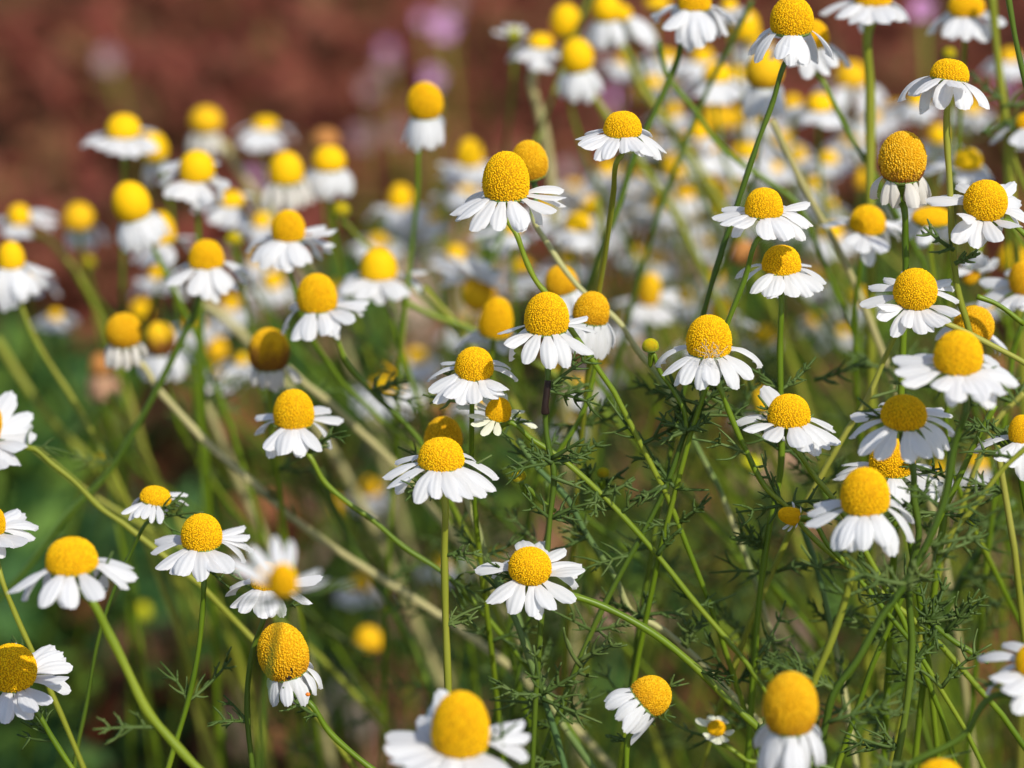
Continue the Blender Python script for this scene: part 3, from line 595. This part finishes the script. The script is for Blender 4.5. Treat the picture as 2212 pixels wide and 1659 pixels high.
F_('sharp young flower behind the ghostly out of focus one, its petals showing below', 575, 1243, 66, 66, .695,
   [(485, 1290), (492, 1272), (500, 1308), (528, 1320), (565, 1332), (585, 1325), (600, 1328), (612, 1330), (676, 1305), (700, 1248), (640, 1290)], [(570, 1335), (548, 1400), (535, 1480), (535, 1560), (545, 1659)], kind='dome', dr=22, L=7, sm='stem_dark')
F_('ghostly strongly blurred young flower close to the lens with petals pointing up', 612, 1250, 62, 76, .575,
   [(495, 1208), (545, 1180), (580, 1160), (625, 1170), (690, 1232), (712, 1252)], [(605, 1330), (590, 1400), (575, 1480), (565, 1560), (560, 1659)], f=35, kind='dome', dr=-35, L=6.5, pw=.15, nfill=2, rad=.0005, sm='stem_dark')
rX = F_('leaning yellow egg head with a black insect hole and an orange speck on its petals', 611, 1404, 108, 132, .69,
   [(588, 1500), (600, 1505), (625, 1520), (650, 1528), (664, 1520), (668, 1500), (672, 1450)], [(668, 1518), (710, 1580), (770, 1635), (815, 1670), (900, 1720)], tilt=-14, kind='egg', m='gold', dr=70, L=6.5, back=False, rad=.00062)
F_('biggest yellow egg dome in the foreground, its wide white petals cut by the bottom edge', 995, 1560, 124, 153, .622,
   [(942, 1500), (922, 1532), (832, 1587), (830, 1612), (845, 1640), (880, 1660), (930, 1700), (1000, 1715), (1060, 1700), (1110, 1680), (1140, 1635), (1142, 1590), (1120, 1562), (900, 1560)],
   (), f=26, kind='cone', dr=20, L=9.5, pw=.25)
F_('nodding flower head turned to the right with crumpled petals, bottom centre', 1414, 1496, 90, 74, .68, Z(2, 2, (690, 1240), (685, 1345), (710, 1395), (770, 1510), (860, 1380), (800, 1450), (740, 1330)),
   [(1366, 1560), (1356, 1600), (1353, 1659), (1352, 1720)], tilt=48, f=10, kind='dome', m='gold', dr=70, back=False, L=6.6, leaves=[(1352, 1600, 165, 45)])
F_('pale bud just opening with a ring of stubby cream petals, bottom centre right', 1548, 1572, 40, 34, .72, [(1518, 1560), (1520, 1580), (1530, 1595), (1548, 1602), (1568, 1598), (1580, 1580), (1575, 1560), (1560, 1550), (1535, 1552)], [(1575, 1615), (1620, 1645), (1680, 1642), (1760, 1650)], f=48, kind='dome', m='yellow', pm='petal_new', L=3.6, pw=.24, dr=-30)
F_('tall amber egg head with petals hanging like a fringe, bottom right', 1706, 1516, 116, 146, .632, [(1640, 1625), (1660, 1650), (1690, 1690), (1715, 1700), (1740, 1680), (1755, 1650), (1782, 1603), (1760, 1640)], (), kind='egg', m='gold', dr=70, L=8.5, back=False, pw=.2)
F_('white flower cut by the right edge near the bottom, only petals showing', 2238, 1425, 90, 80, .64, [(2122, 1432), (2125, 1455), (2140, 1500), (2160, 1490), (2187, 1535), (2215, 1540), (2190, 1395)], [(2230, 1500), (2145, 1505), (2080, 1590), (1975, 1645)], f=35, kind='dome', dr=20, L=9.5, pw=.2, sm='stem_dark')
F_('flower whose yellow top only just rises above the bottom edge at right', 2030, 1682, 106, 92, .62, [(1920, 1740), (2030, 1790), (2140, 1740)], (), kind='cone', dr=25)
F_('sharp flower facing up right with all petals to its right and below, centre bottom', 1145, 1222, 92, 86, .69,
   Z(2, 2, (-150, 600), (-120, 410), (-100, 370), (-20, 650), (175, 688), (150, 670), (255, 632), (400, 585), (440, 500), (435, 415), (472, 390), (457, 345), (340, 235)),
   [(1246, 1290), (1290, 1305), (1340, 1328), (1420, 1375), (1500, 1440), (1580, 1520), (1645, 1580)], f=40, tilt=4, kind='cone', dr=12, rad=.00075, leaves=[(1640, 1575, 40, 80)])
# buds
def bud(label, x, y, wd, D, stem, m='green_disc', stop=True, tilt=0, leaves=()):
    return F_(label, x, y, wd, wd * .85, D, (), stem, kind='dome', m=m, back=False, rad=.00045, stop=stop, tilt=tilt, cat='flower bud', group='green chamomile buds', hi=True, leaves=leaves, name='chamomile_bud')
bud('smooth round green bud with a curved neck, between the blackened stalk and the fuzzy cone', 1405, 745, 36, .695, [(1412, 765), (1422, 795), (1455, 845), (1478, 890), (1483, 930)], leaves=[(1483, 930, 155, 70), (1483, 928, 110, 55), (1483, 930, 20, 60), (1480, 932, 200, 60)])
bud('green bud tilted to the right, below and right of the centre broad skirt flower', 1120, 1027, 32, .70, [(1136, 1050), (1165, 1080), (1200, 1105)], tilt=-20)
bud('tiny yellow green bud among feathery leaves, right of the tilted bud', 1303, 1020, 27, .715, [(1295, 1040), (1270, 1060)], leaves=[(1290, 1050, 20, 80), (1280, 1055, 110, 70)])
bud('blurred pale green bud between the left flower clusters', 505, 515, 36, .84, [(508, 545), (520, 600)], stop=False)
bud('blurred cream green bud under the withered petal dome', 737, 452, 38, .84, [(740, 480), (780, 520), (850, 580)], stop=False)
bud('blurred little green bud on top of the upper right umbrella flower', 2050, 115, 30, .82, [(2050, 135), (2052, 200)], stop=False)
bud('blurred green bud left of the low stalk crossing, at left', 217, 988, 26, .84, [(222, 1010), (235, 1060)], stop=False)
bud('blurred yellow green bud above the far left stalks', 190, 565, 30, .95, [(190, 590), (200, 640)], stop=False)
bud('blurred green bud right of the lone tall egg head', 955, 405, 32, .95, [(958, 430), (970, 500)], stop=False)
bud('blurred green bud hanging by the right hand leafy stalk', 2168, 258, 28, .80, [(2170, 280), (2172, 330)], stop=False)
bud('dim yellow bud floating in the dark green at left', 420, 1380 - 0, 24, 1.0, [(420, 1400), (430, 1480)], stop=False)
# ================================================================== crowd of blurred flowers
def crowd(x, y, wd, ht, D, label, petals=True, tilt=0, m='yellow', kind='dome', side=0, dr=35, f=None):
    rg = random.Random(x * 7 + y); L = wd * .8; t = []
    if petals:
        for a in range(10):
            A = R(4 + a * 172 / 9 + rg.uniform(-8, 8)); t.append((x + side + (wd * .5 + L) * .93 * math.cos(A), y + ht * .35 + (wd * .5 + L) * .62 * math.sin(A) * rg.uniform(.85, 1.1) + L * .18))
    F_(label, x, y, wd, ht, D, t, (), pw=.235, sm=rg.choice(('stem_dark', 'stem_dark', 'stem', 'stem_olive')), rad=.0004, tilt=tilt, m=m, kind=kind, dr=dr, back=petals, f=f)  # mostly dark stems: shade deep in the crowd is put into their colour
crowd(1517, 120, 46, 38, .95, 'blurred flower under the two tiered flower at the top edge')
crowd(1408, 187, 50, 52, .98, 'very blurred yellow head without petals beside the upper leaning stalk', False)
crowd(1381, 200, 34, 40, 1.0, 'dull very blurred head left of the yellow one beside the upper leaning stalk', False, m='gold')
crowd(1450, 236, 40, 38, 1.0, 'very blurred flower crossed by the upper leaning stalk')
crowd(1543, 255, 60, 56, .96, 'wide dull yellow blurred head in the middle of the upper right crowd', False, m='gold')
crowd(1583, 254, 36, 50, 1.0, 'narrow dark yellow blurred head touching the wide dull one in the upper right crowd', False, m='gold')
crowd(1511, 283, 38, 40, .92, 'small orange blurred flower below the wide dull head of the upper right crowd')
crowd(1524, 318, 56, 30, .92, 'blurred flower with a dark flat disc and bright petals in the upper right crowd', m='gold')
crowd(1611, 324, 56, 40, .92, 'blurred flower with an orange cap left of the pale leaning stalk')
crowd(1670, 360, 40, 26, .93, 'blurred flower that shows mostly a flat white skirt beside the pale leaning stalk')
crowd(1455, 358, 48, 58, .95, 'blurred tall yellow head right of the flat topped flower', False, tilt=-10)
crowd(1547, 408, 42, 72, .93, 'blurred long yellow head leaning left in the upper right crowd', False, tilt=-22)
crowd(1553, 446, 26, 32, .98, 'tiny blurred orange head under the long leaning one', False)
crowd(1426, 434, 46, 46, .96, 'blurred orange square disc flower among white petals, under the flat topped flower')
crowd(1725, 334, 34, 40, .97, 'blurred small orange head right of the pale leaning stalk')
crowd(1760, 395, 34, 30, .98, 'blurred pale flower under the small orange head by the pale stalk')
crowd(1311, 362, 36, 34, .97, 'very blurred head behind the petals of the flat topped flower, left one')
crowd(1357, 371, 36, 36, .95, 'very blurred head behind the stalk of the flat topped flower, right one')
crowd(1392, 376, 30, 24, .99, 'very blurred white flower right of the flat topped flower stalk')
crowd(1015, 331, 56, 66, .94, 'blurred tall yellow head with pale petals left of the large sharp cone', kind='cone')
crowd(865, 425, 54, 58, .95, 'blurred yellow flower crossed by the stalk of the lone tall egg head', side=10)
crowd(935, 470, 30, 24, .95, 'blurred mostly white flower right of the stalk of the lone tall egg head')
crowd(1860, 385, 26, 44, .95, 'narrow dark orange blurred head left of the crumbling egg head', False, m='gold')
crowd(1795, 500, 50, 40, .92, 'blurred flower beside the pale leaning stalk at its middle')
crowd(1700, 480, 30, 24, 1.0, 'faint blurred flower behind the upturned petal flower')
crowd(2185, 555, 60, 60, .86, 'blurred orange head above the grey petalled flower at the right edge', False)
crowd(2130, 655, 30, 26, .86, 'blurred small flower above the chewed dome')
crowd(835, 830, 70, 44, .93, 'blurred golden disc with white skirt left of centre, under the diagonal stalk', dr=30)
crowd(850, 795, 42, 34, .96, 'small blurred golden head on top of the blurred golden disc left of centre', False, m='gold')
crowd(798, 1052, 44, 44, 1.0, 'blurred orange head in the greenery left of the broad skirt flower', True, m='gold')
crowd(730, 1090, 34, 50, 1.05, 'very blurred amber head lower left of the orange one in the greenery', False, m='gold')
crowd(797, 1378, 62, 58, .93, 'blurred amber dome low in the greenery right of the egg head with the hole', False, m='gold')
crowd(778, 1260, 44, 34, 1.0, 'blurred dark flower in the greenery above the amber dome', m='gold')
crowd(1255, 825, 50, 26, .95, 'blurred white flower behind the rounded old head and its stalk', dr=30)
crowd(1222, 905, 44, 24, 1.0, 'blurred small orange flower right of the blackened stalk')
crowd(1640, 868, 44, 62, .92, 'blurred orange head behind the flower with the standing petal')
crowd(1500, 730, 36, 36, .93, 'blurred little head left of the fuzzy cone flower')
crowd(588, 605, 46, 42, .98, 'blurred orange dot of a flower left of the gap petalled dome')
crowd(500, 655, 40, 34, .98, 'blurred pale flower right of the long dark stalk top')
crowd(468, 752, 46, 52, .98, 'blurred olive yellow head right of the long dark stalk', False, m='gold')
crowd(520, 775, 34, 26, .93, 'blurred mostly white flower left of the brown rotting egg', dr=30)
crowd(305, 668, 44, 44, 1.0, 'blurred faint yellow head above the orange head on the straw stalk', False)
crowd(565, 475, 40, 36, .93, 'blurred orange spot left of the bright pointed disc flower')
crowd(340, 590, 36, 30, .93, 'blurred white flower under the left cluster')
crowd(120, 680, 30, 24, .98, 'faint blurred small flower among the stalks at far left')
crowd(1620, 1000, 56, 34, .84, 'half stripped greenish flower with only a few petals on its left', False, m='green_disc')
crowd(1610, 55, 60, 70, .90, 'blurred yellow head between the two biggest top edge flowers', False)
crowd(1420, 5, 56, 30, .92, 'blurred yellow head cut by the top edge left of the two tiered flower', False)
crowd(1575, 10, 36, 26, .87, 'blurred white flower cut by the top edge behind the two tiered flower')
crowd(1190, 780, 36, 40, .9, 'blurred yellow hint of a flower behind the blackened stalk flower', False)
crowd(960, 890, 54, 40, .92, 'blurred orange brown dome above the shaded bare egg', False, m='brown')
crowd(1030, 860, 34, 34, .84, 'blurred small head left of the half curled young flower', m='gold')
crowd(2180, 120, 44, 34, .93, 'blurred shaded flower in the top right corner', m='gold')
crowd(1980, 215, 40, 30, .90, 'blurred pale flower behind the left petals of the umbrella flower')
crowd(1080, 1200, 30, 22, 1.0, 'faint blurred flower behind the stalk of the broad skirt flower')
crowd(955, 1215, 40, 30, 1.0, 'blurred pale flower behind the thick pale upright stalk')
crowd(2030, 1010, 40, 30, .92, 'blurred white spot flower between stalks at right')
crowd(2110, 1000, 44, 36, .95, 'blurred white and yellow flower near the right edge under the sharp domes')
crowd(1606, 546, 56, 56, .86, 'dead brown dry head behind the petals of the straight stalked flower', False, m='brown', kind='dome')
crowd(310, 1320, 36, 40, 1.02, 'very blurred yellow smudge head in the green lower left', False, m='green_disc')
crowd(1370, 545, 30, 24, 1.02, 'faint blurred flower right of the flat topped flower stalk')
crowd(1760, 690, 30, 24, .98, 'faint blurred flower between the straight stalk and the pale leaning stalk')
crowd(1820, 715, 28, 22, 1.0, 'faint blurred flower left of the camera facing flower on the right side')
crowd(1380, 460, 28, 24, 1.0, 'faint white flower touching the leaning stalk under the flat topped flower')
rg = random.Random(77)
far = [(1010, 405), (1060, 455), (985, 545), (1130, 575), (1180, 440), (1225, 560), (1290, 495), (1330, 450), (1365, 405), (1480, 415), (1500, 470), (1440, 500), (1590, 400), (1620, 470), (1475, 300), (1400, 300), (1490, 350),
  (1570, 350), (1640, 250), (1690, 300), (1790, 340), (1840, 300), (1790, 440), (1480, 640), (1540, 600), (1350, 690), (1300, 790), (1760, 600), (1850, 640), (900, 470), (820, 520), (1590, 160), (1640, 95), (1350, 130), (1440, 120), (1930, 230), (1960, 420), (1240, 400), (1450, 180), (1530, 520), (1010, 700), (900, 770), (420, 700), (560, 560), (720, 620), (480, 800), (1420, 560), (1880, 250), (2100, 230)]
for i, (x, y) in enumerate(far):
    wd = rg.uniform(36, 50)
    crowd(x, y, wd, wd * rg.uniform(.5, .85), rg.uniform(.93, 1.08), 'small heavily blurred chamomile flower filling the crowd behind the sharp ones', True, rg.uniform(-14, 14), rg.choice(('yellow', 'yellow', 'gold')), dr=rg.choice((20, 30, 40)))
# ================================================================== stalks without a head in view
B_ = bare_stem
B_('dark green stalk entering at the top right corner', [(2176, -20), (2195, 90), (2230, 240)], .70, sm='stem_dark')
B_('light stalk descending from the top edge beside the umbrella flower', [(2142, -20), (2155, 120), (2170, 240), (2185, 400)], .78, .0009, 'stem_olive', leaves=[(2165, 230, 10, 130), (2165, 215, 150, 90), (2172, 260, -40, 110), (2120, 285, 10, 90)])
B_('pale straw stalk leaning from upper middle right down between flowers', [(1668, 260), (1700, 330), (1745, 420), (1790, 500), (1850, 620), (1905, 760), (1925, 810)], .76, .00075, 'stem_straw', leaves=[(1925, 800, 170, 110), (1920, 790, 30, 90), (1922, 800, -60, 80)])
B_('thin green stalk running diagonally through the upper right crowd', [(1423, 90), (1439, 157), (1502, 240), (1554, 313), (1606, 357), (1645, 383), (1720, 440), (1760, 520)], .78, .0006, 'stem')
B_('thin straight stalk crossing the wide skirted blurred flower at upper right', [(1625, 0), (1585, 84), (1545, 160), (1509, 237)], .80, .0006, 'stem_dark')
B_('thick blurred olive stalk at the far left edge', [(-10, 730), (60, 840), (110, 910), (160, 960), (210, 1010)], .90, .0010, 'stem_olive')
B_('olive stalk in the green left area, below the dead brown head', [(235, 850), (270, 910), (310, 980), (350, 1060), (400, 1150)], .86, .001, 'stem_olive')
B_('straw stalk segment right of the long dark stalk', [(430, 820), (450, 880), (470, 930), (520, 1050), (580, 1180)], .88, .0010, 'stem_straw')
B_('pale stalk sloping behind the full skirted flower at left', [(440, 655), (500, 700), (545, 745)], .88, .0011, 'stem_straw')
B_('olive stalk sloping right from the brown rotting egg', [(620, 795), (660, 830), (705, 865)], .80, .0008, 'stem_straw')
B_('long dark stalk running down left from beneath the fuzzy cone flower', [(1512, 870), (1483, 930), (1440, 1050), (1390, 1150), (1335, 1250), (1290, 1340), (1250, 1430)], .70, .0006, 'stem_dark', leaves=[(1440, 1050, 200, 90), (1250, 1430, 40, 110), (1255, 1440, 130, 120)])
B_('long green and pale stalk running down right from the half curled young flower', [(1118, 950), (1160, 1010), (1220, 1070), (1270, 1160), (1330, 1250), (1372, 1330), (1410, 1348), (1480, 1400), (1560, 1480), (1640, 1560)], .715, .00062, 'stem_mixed', leaves=[(1380, 1335, 60, 60), (1375, 1335, 20, 110), (1475, 1395, 55, 100), (1270, 1160, 200, 80), (1485, 1400, 100, 70)])
B_('green and straw stalk left of the long pale one at bottom centre', [(1060, 1230), (1105, 1320), (1160, 1470), (1195, 1570), (1220, 1659), (1240, 1740)], .705, .00068, 'stem_mixed', leaves=[(1170, 1500, 30, 130), (1170, 1500, 100, 120), (1172, 1510, -20, 140), (1170, 1500, 180, 70)])
B_('green stalk arching right of the wide blurred flower', [(870, 650), (930, 680), (1005, 706)], .80, .0007, 'stem')
B_('green stalk sloping from the blurred flower with the level petal', [(915, 620), (950, 660), (985, 700)], .80, .0007, 'stem_olive')
B_('thick dark stalk in the leafy right bottom', [(2190, 1080), (2130, 1170), (2080, 1250), (2040, 1330), (2010, 1400), (1900, 1520)], .76, .0011, 'stem_dark', leaves=[(2080, 1250, 10, 150), (2120, 1190, 30, 150), (2150, 1140, 0, 160), (2090, 1230, -60, 110)])
B_('straight light green stalk right of the right flower stack', [(2150, 875), (2110, 950), (2060, 1060), (2010, 1160), (1975, 1230)], .69, .0006, 'stem')
B_('thin olive stalk coming in from the right edge above the leaf cluster', [(2225, 960), (2170, 1010), (2100, 1100), (2040, 1170)], .665, .0005, 'stem_olive', stop=True, leaves=[(2025, 1195, 15, 130), (2020, 1190, 110, 80)])
B_('green stalk running down behind the right flower stack', [(2075, 870), (2085, 830), (2060, 960), (2045, 1080), (2035, 1150)][2:], .70, .0007, 'stem', leaves=[(1865, 1215, 110, 90)])
B_('straw and green stalk descending in the lower right', [(1735, 1140), (1770, 1250), (1800, 1380), (1820, 1480), (1850, 1659)], .73, .0007, 'stem_mixed', leaves=[(1830, 1530, 200, 100), (1820, 1500, 100, 90)])
B_('dark olive stalk bowing down right of the egg head with the hole', [(690, 1020), (740, 1140), (800, 1240), (850, 1320), (880, 1380), (930, 1500)], .80, .0009, 'stem_dark')
B_('curved green stalk joining the nodes in the bottom right corner', [(2005, 1340), (2060, 1385), (2100, 1410), (2135, 1430)], .70, .0006, 'stem', stop=True, leaves=[(2010, 1340, 60, 100), (2008, 1338, 5, 110), (2012, 1345, -70, 60), (2005, 1340, 100, 80)])
B_('green stalk behind the tall amber egg head', [(1640, 1300), (1625, 1430), (1622, 1560), (1620, 1659)], .74, .0008, 'stem')
B_('green stalk at far right between the sharp domes', [(2212, 850), (2190, 870), (2160, 900), (2130, 960), (2090, 1060)], .72, .0006, 'stem_olive')
B_('dark stalk from the right edge down to the stack', [(2212, 700), (2150, 655), (2110, 640)], .70, .0005, 'stem', stop=True)
B_('thick green stalk under the full skirted flower at left', [(432, 660), (428, 780), (432, 900), (440, 1000)], .84, .0009, 'stem')
B_('green stalk falling from the egg head region right of centre', [(1290, 430), (1300, 520), (1295, 600)], .84, .0007, 'stem_olive')
B_('dark thin stalk crossing the mid right gap', [(1510, 840), (1600, 900), (1690, 960), (1750, 1020), (1800, 1100)], .74, .0006, 'stem_dark', leaves=[(1760, 820, 10, 120), (1600, 900, 70, 90)])
B_('slim stalk from the leafy node below the blackened stalk', [(1180, 1040), (1185, 1130), (1160, 1240)], .73, .0005, 'stem_dark')
B_('thick green curved stalk left of the thin pale one at lower left', [(75, 970), (200, 1070), (300, 1130), (420, 1200)], .80, .0006, 'stem_olive')
# ------------------------------------------------------------------ small parts seen on single flowers
def small(name, V, F, m, parent, **k): return tag(meshobj(name, V, F, M[m], parent), **k)
V = []; F = []                                                 # the blackened length of stalk
c = [P(*p) - rA[0].location for p in ((1184, 822, .6896), (1181, 850, .690), (1177.5, 880, .6905), (1178, 892, .691))]
tube(V, F, catmull(c), 0, 0, 10, .06, [.00066 + .00022 * max(0, (i - 10) / 8) for i in range(len(catmull(c)))])
small('blackened_sleeve', V, F, 'black', rA[0], label='black rotten length of stalk')
V = []; F = []; rg = random.Random(3); o = rD[0].location       # white fuzz
for i in range(26):
    x0, y0 = 1510 + rg.uniform(0, 50), 762 + rg.uniform(-4, 14); p = P(x0, y0, .6828)
    q = [p - o]; d = Vector((rg.uniform(-1, 1), 0, rg.uniform(-1, 1)))
    for j in range(4): d = (d + Vector((rg.uniform(-.7, .7), rg.uniform(-.3, .3), rg.uniform(-.7, .7)))).normalized(); q.append(q[-1] + d * .0007)
    tube(V, F, catmull(q, 3), .00004, .00003, 3, 0)
small('fuzz', V, F, 'fuzz', rD[0])
def blob(c, rx, ry, rz):
    V = []; F = []
    for i in range(1, 6):
        for j in range(10):
            a, b = math.pi * i / 6, 2 * math.pi * j / 10; V.append(c + Vector((rx * math.sin(a) * math.cos(b), ry * math.sin(a) * math.sin(b), rz * math.cos(a))))
    for i in range(4):
        for j in range(10): F.append((i * 10 + j, i * 10 + (j + 1) % 10, (i + 1) * 10 + (j + 1) % 10, (i + 1) * 10 + j))
    F.append(tuple(range(9, -1, -1))); F.append(tuple(range(40, 50))); return V, F
o = rX[0].location
V, F = blob(P(623, 1462, .6862) - o, .0007, .0006, .0006); V2, F2 = blob(P(629, 1447, .6852) - o, .0003, .0003, .0011)
small('insect_hole', V + V2, F + [tuple(i + len(V) for i in f) for f in F2], 'black', rX[0], label='black insect hole')
V, F = blob(P(665, 1500, .6835) - o, .0005, .0004, .0004); small('orange_speck', V, F, 'orange', rX[0])
# ================================================================== pink flowers far behind
def pink(x, y, D, sz, label, mm='pink'):
    SEED[0] += 1; rg = random.Random(SEED[0]); sz *= .9; c = P(x, y, D); g = Vector((c.x + rg.uniform(-.03, .03), c.y + .02, -.003))
    root = bpy.data.objects.new('pink_flower', None); link(root); root.location = g; tag(root, label, 'flower', 'pink flowers in the red field')
    V = []; F = []; tube(V, F, catmull([c - g, c * .5 - g * .5 + Vector((.01, 0, 0)), Vector((0, 0, 0))]), .0008, .001, 6, 0); meshobj('stem', V, F, M['stem_olive'], root)
    V = []; F = []; k = sz * SW / FL * D / 2212
    for i in range(5):
        a = 2 * math.pi * i / 5 + rg.random() * .3; u = RIGHT * math.cos(a) + UP * math.sin(a); v = u.cross(BACK); b = len(V)
        for s_, w_ in ((.1, .12), (.45, .33), (.8, .38), (1, .15)):
            for q in (-1, 0, 1): V.append(c - g + u * k * s_ + v * k * w_ * q + BACK * k * (.35 * s_ * s_ - .1 * abs(q)))
        for r_ in range(3):
            for q in range(2): e = b + r_ * 3 + q; F.append((e, e + 3, e + 4, e + 1))
    meshobj('petals', V, F, M[mm], root)
for x, y, D, sz, lb, mm in [
    (960, 58, 1.45, 32, 'brightest pink flower against the red field, near the top', 'pink'), (915, 42, 1.6, 18, 'deep pink spot left of the brightest pink flower', 'pink'),
    (935, 168, 1.45, 26, 'pink flower peeking over the lone tall egg head', 'pink'), (835, 135, 1.7, 26, 'pale pink blur between the lone egg head and the red field', 'pink_pale'),
    (838, 105, 1.7, 18, 'small magenta blur above the pale pink one', 'pink'), (235, 128, 1.7, 30, 'lone greyish pink blur at far upper left', 'pink_pale'),
    (548, 385, 1.5, 22, 'magenta spot behind the slanting pale stalk', 'pink'), (782, 295, 1.6, 30, 'grey pink blur left of the lone tall egg head', 'pink_pale'),
    (857, 285, 1.7, 24, 'pale blur right beside the lone tall egg head', 'pink_pale'), (800, 190, 1.8, 24, 'dusky pink blur in the middle of the red field', 'pink_pale'),
    (1992, 18, 1.15, 30, 'pink flower between the two right flowers at the top edge', 'pink'), (1434, 565, 1.3, 24, 'pale pink blur right of centre under the crowd', 'pink_pale'),
    (1470, 585, 1.3, 24, 'second pale pink blur touching the first one right of centre', 'pink_pale'), (2060, 170, 1.2, 22, 'pink blur near the umbrella flower', 'pink_pale'),
    (1325, 210, 1.5, 22, 'magenta blur above the flat topped flower', 'pink'), (1228, 365, 1.4, 26, 'lilac blur left of the flat topped flower', 'pink_pale'),
    (980, 8, 1.8, 24, 'dim rose blur at the top edge', 'pink_pale'), (2172, 195, 1.2, 20, 'pink blur at the right edge under the top corner flower', 'pink')]:
    pink(x, y, D, sz, lb, mm)

# ================================================================== masses nobody could count
def cards(V, F, n, seed, place, size):
    rg = random.Random(seed)
    for _ in range(n):
        c, s = place(rg); s *= rg.uniform(.6, 1.3) * size
        u = Vector((rg.uniform(-1, 1), rg.uniform(-1, 1), rg.uniform(-.4, 1))).normalized()
        v = u.cross(Vector((rg.uniform(-1, 1), rg.uniform(-1, 1), rg.uniform(-1, 1)))).normalized(); n_ = u.cross(v)
        b = len(V); V += [c - u * s, c + v * s * .38 + n_ * s * .1, c + u * s, c - v * s * .38 + n_ * s * .1, ]
        F += [(b, b + 1, b + 2), (b, b + 2, b + 3)]
def lump(x, y): return .5 + .5 * math.sin(x * 9.1 + 1.3 * math.sin(y * 5.3)) * math.sin(y * 7.7 + 1.7 * math.sin(x * 4.1))
V = []; F = []
def pl(rg):
    y = 1.05 + .6 * rg.random(); x = (-.5 + .74 * rg.random() ** 1.15) * (.2 + .45 * y)
    h = .02 + .09 * lump(x * 2, y * 2); return Vector((x, y, rg.random() ** .7 * h)), 1
cards(V, F, 11000, 11, pl, .012)
tag(meshobj('low_green_weeds', V, F, M['greenweed'], smooth=False), 'low dark green weeds covering the ground at lower left behind the flowers', 'weeds', kind='stuff')
V = []; F = []
def pl(rg):
    y = 1.05 + .8 * rg.random(); x = (.5 - (.72 if y < 1.5 else 1.0) * rg.random() ** 1.2) * (.2 + .45 * y)
    h = .015 + .1 * lump(x * 3 + 2, y * 3) ** 1.5; return Vector((x, y, rg.random() ** .7 * h)), 1.1
cards(V, F, 8000, 14, pl, .012)
tag(meshobj('brown_weeds', V, F, M['brownweed'], smooth=False), 'brown and olive mix of dry weeds on the ground behind the stalks', 'weeds', kind='stuff')
V = []; F = []
def pl(rg):
    y = 1.6 + 3.3 * rg.random() ** 1.5; x = rg.uniform(-.5, .5) * (.3 + .5 * y)
    h = .05 + .05 * lump(x * 1.5, y * 1.5 + 3); return Vector((x, y, rg.random() ** .6 * h)), .8 + y * .25
cards(V, F, 24000, 12, pl, .0115)
tag(meshobj('red_weeds', V, F, M['redweed'], smooth=False), 'rust red and olive weeds filling the far part of the field', 'weeds', kind='stuff')
# feathery chamomile undergrowth between and behind the flower stalks
V = []; F = []; rg = random.Random(5)
for i in range(30):
    sx = rg.uniform(-1.05, 1.15); y = rg.uniform(.85, 1.3)
    x = sx * .145 * y
    if sx < -.2 and rg.random() < .5: continue
    top = rg.uniform(.10, .27 if sx > 0 else .2); g = Vector((x + rg.uniform(-.12, .2), y + rg.uniform(0, .06), -.003)); t = Vector((x, y, top))
    mid = (g + t) / 2 + Vector((rg.uniform(-.02, .02), 0, 0)); pts = catmull([g, mid, t], 5)
    tube(V, F, pts, .0008, .0005, 5, .05)
    for q in pts[4:]:
        for _ in range(2):
            if rg.random() < .75:
                d = Vector((rg.uniform(-1, 1), rg.uniform(-.8, .8), rg.uniform(-.1, .9))).normalized()
                leaf_geo(V, F, q, d, Vector((0, -.5, 1)), rg.uniform(.014, .03), rg, 3, .0004, 4)
# side shoots: thin crooked twigs carrying leaves, low among the stalks
for i in range(95):
    y = .745 + .4 * rg.random() ** 1.1; sx = 1 - 1.75 * rg.random() ** 1.3; x = sx * .15 * y
    z = .66 - y * math.tan(R(22 + rg.uniform(-1.2, 7.5) * (1 if sx > 0 else .9)))
    if sx < -.3: z -= .03
    if z < .02: continue
    p = Vector((x, y, z)); q = [p]; d = Vector((rg.uniform(-1, 1), rg.uniform(-.4, .4), rg.uniform(-1, -.1))).normalized()
    for k in range(4): d = (d + Vector((rg.uniform(-.5, .5), rg.uniform(-.3, .3), rg.uniform(-.4, .2)))).normalized(); q.append(q[-1] + d * rg.uniform(.006, .014))
    c = catmull(q, 4); tube(V, F, c, .00028, .00045, 5, .05)
    for k in range(0, len(c), 3):
        for _ in range(rg.choice((1, 2, 2))):
            d = Vector((rg.uniform(-1, 1), rg.uniform(-.8, .8), rg.uniform(-.3, .9))).normalized()
            leaf_geo(V, F, c[k], d, Vector((rg.uniform(-.5, .5), -.6, .8)), rg.uniform(.006, .014), rg, 3, .00022, 3)
tag(meshobj('feathery_undergrowth', V, F, M['foliage'], smooth=False), 'tangle of feathery chamomile leaves and side shoots below the flowers', 'foliage', kind='stuff')
V = []; F = []
def pl(rg):
    y = .95 + .5 * rg.random(); x = rg.uniform(-.15, .5) * (.2 + .45 * y)
    return Vector((x, y, (.03 + .13 * rg.random() ** 1.3))), 1
cards(V, F, 330, 21, pl, .021)
tag(meshobj('leaf_litter', V, F, M['litter'], smooth=False), 'pale and rusty dry leaves scattered on the ground behind the stalks', 'leaf litter', kind='stuff')
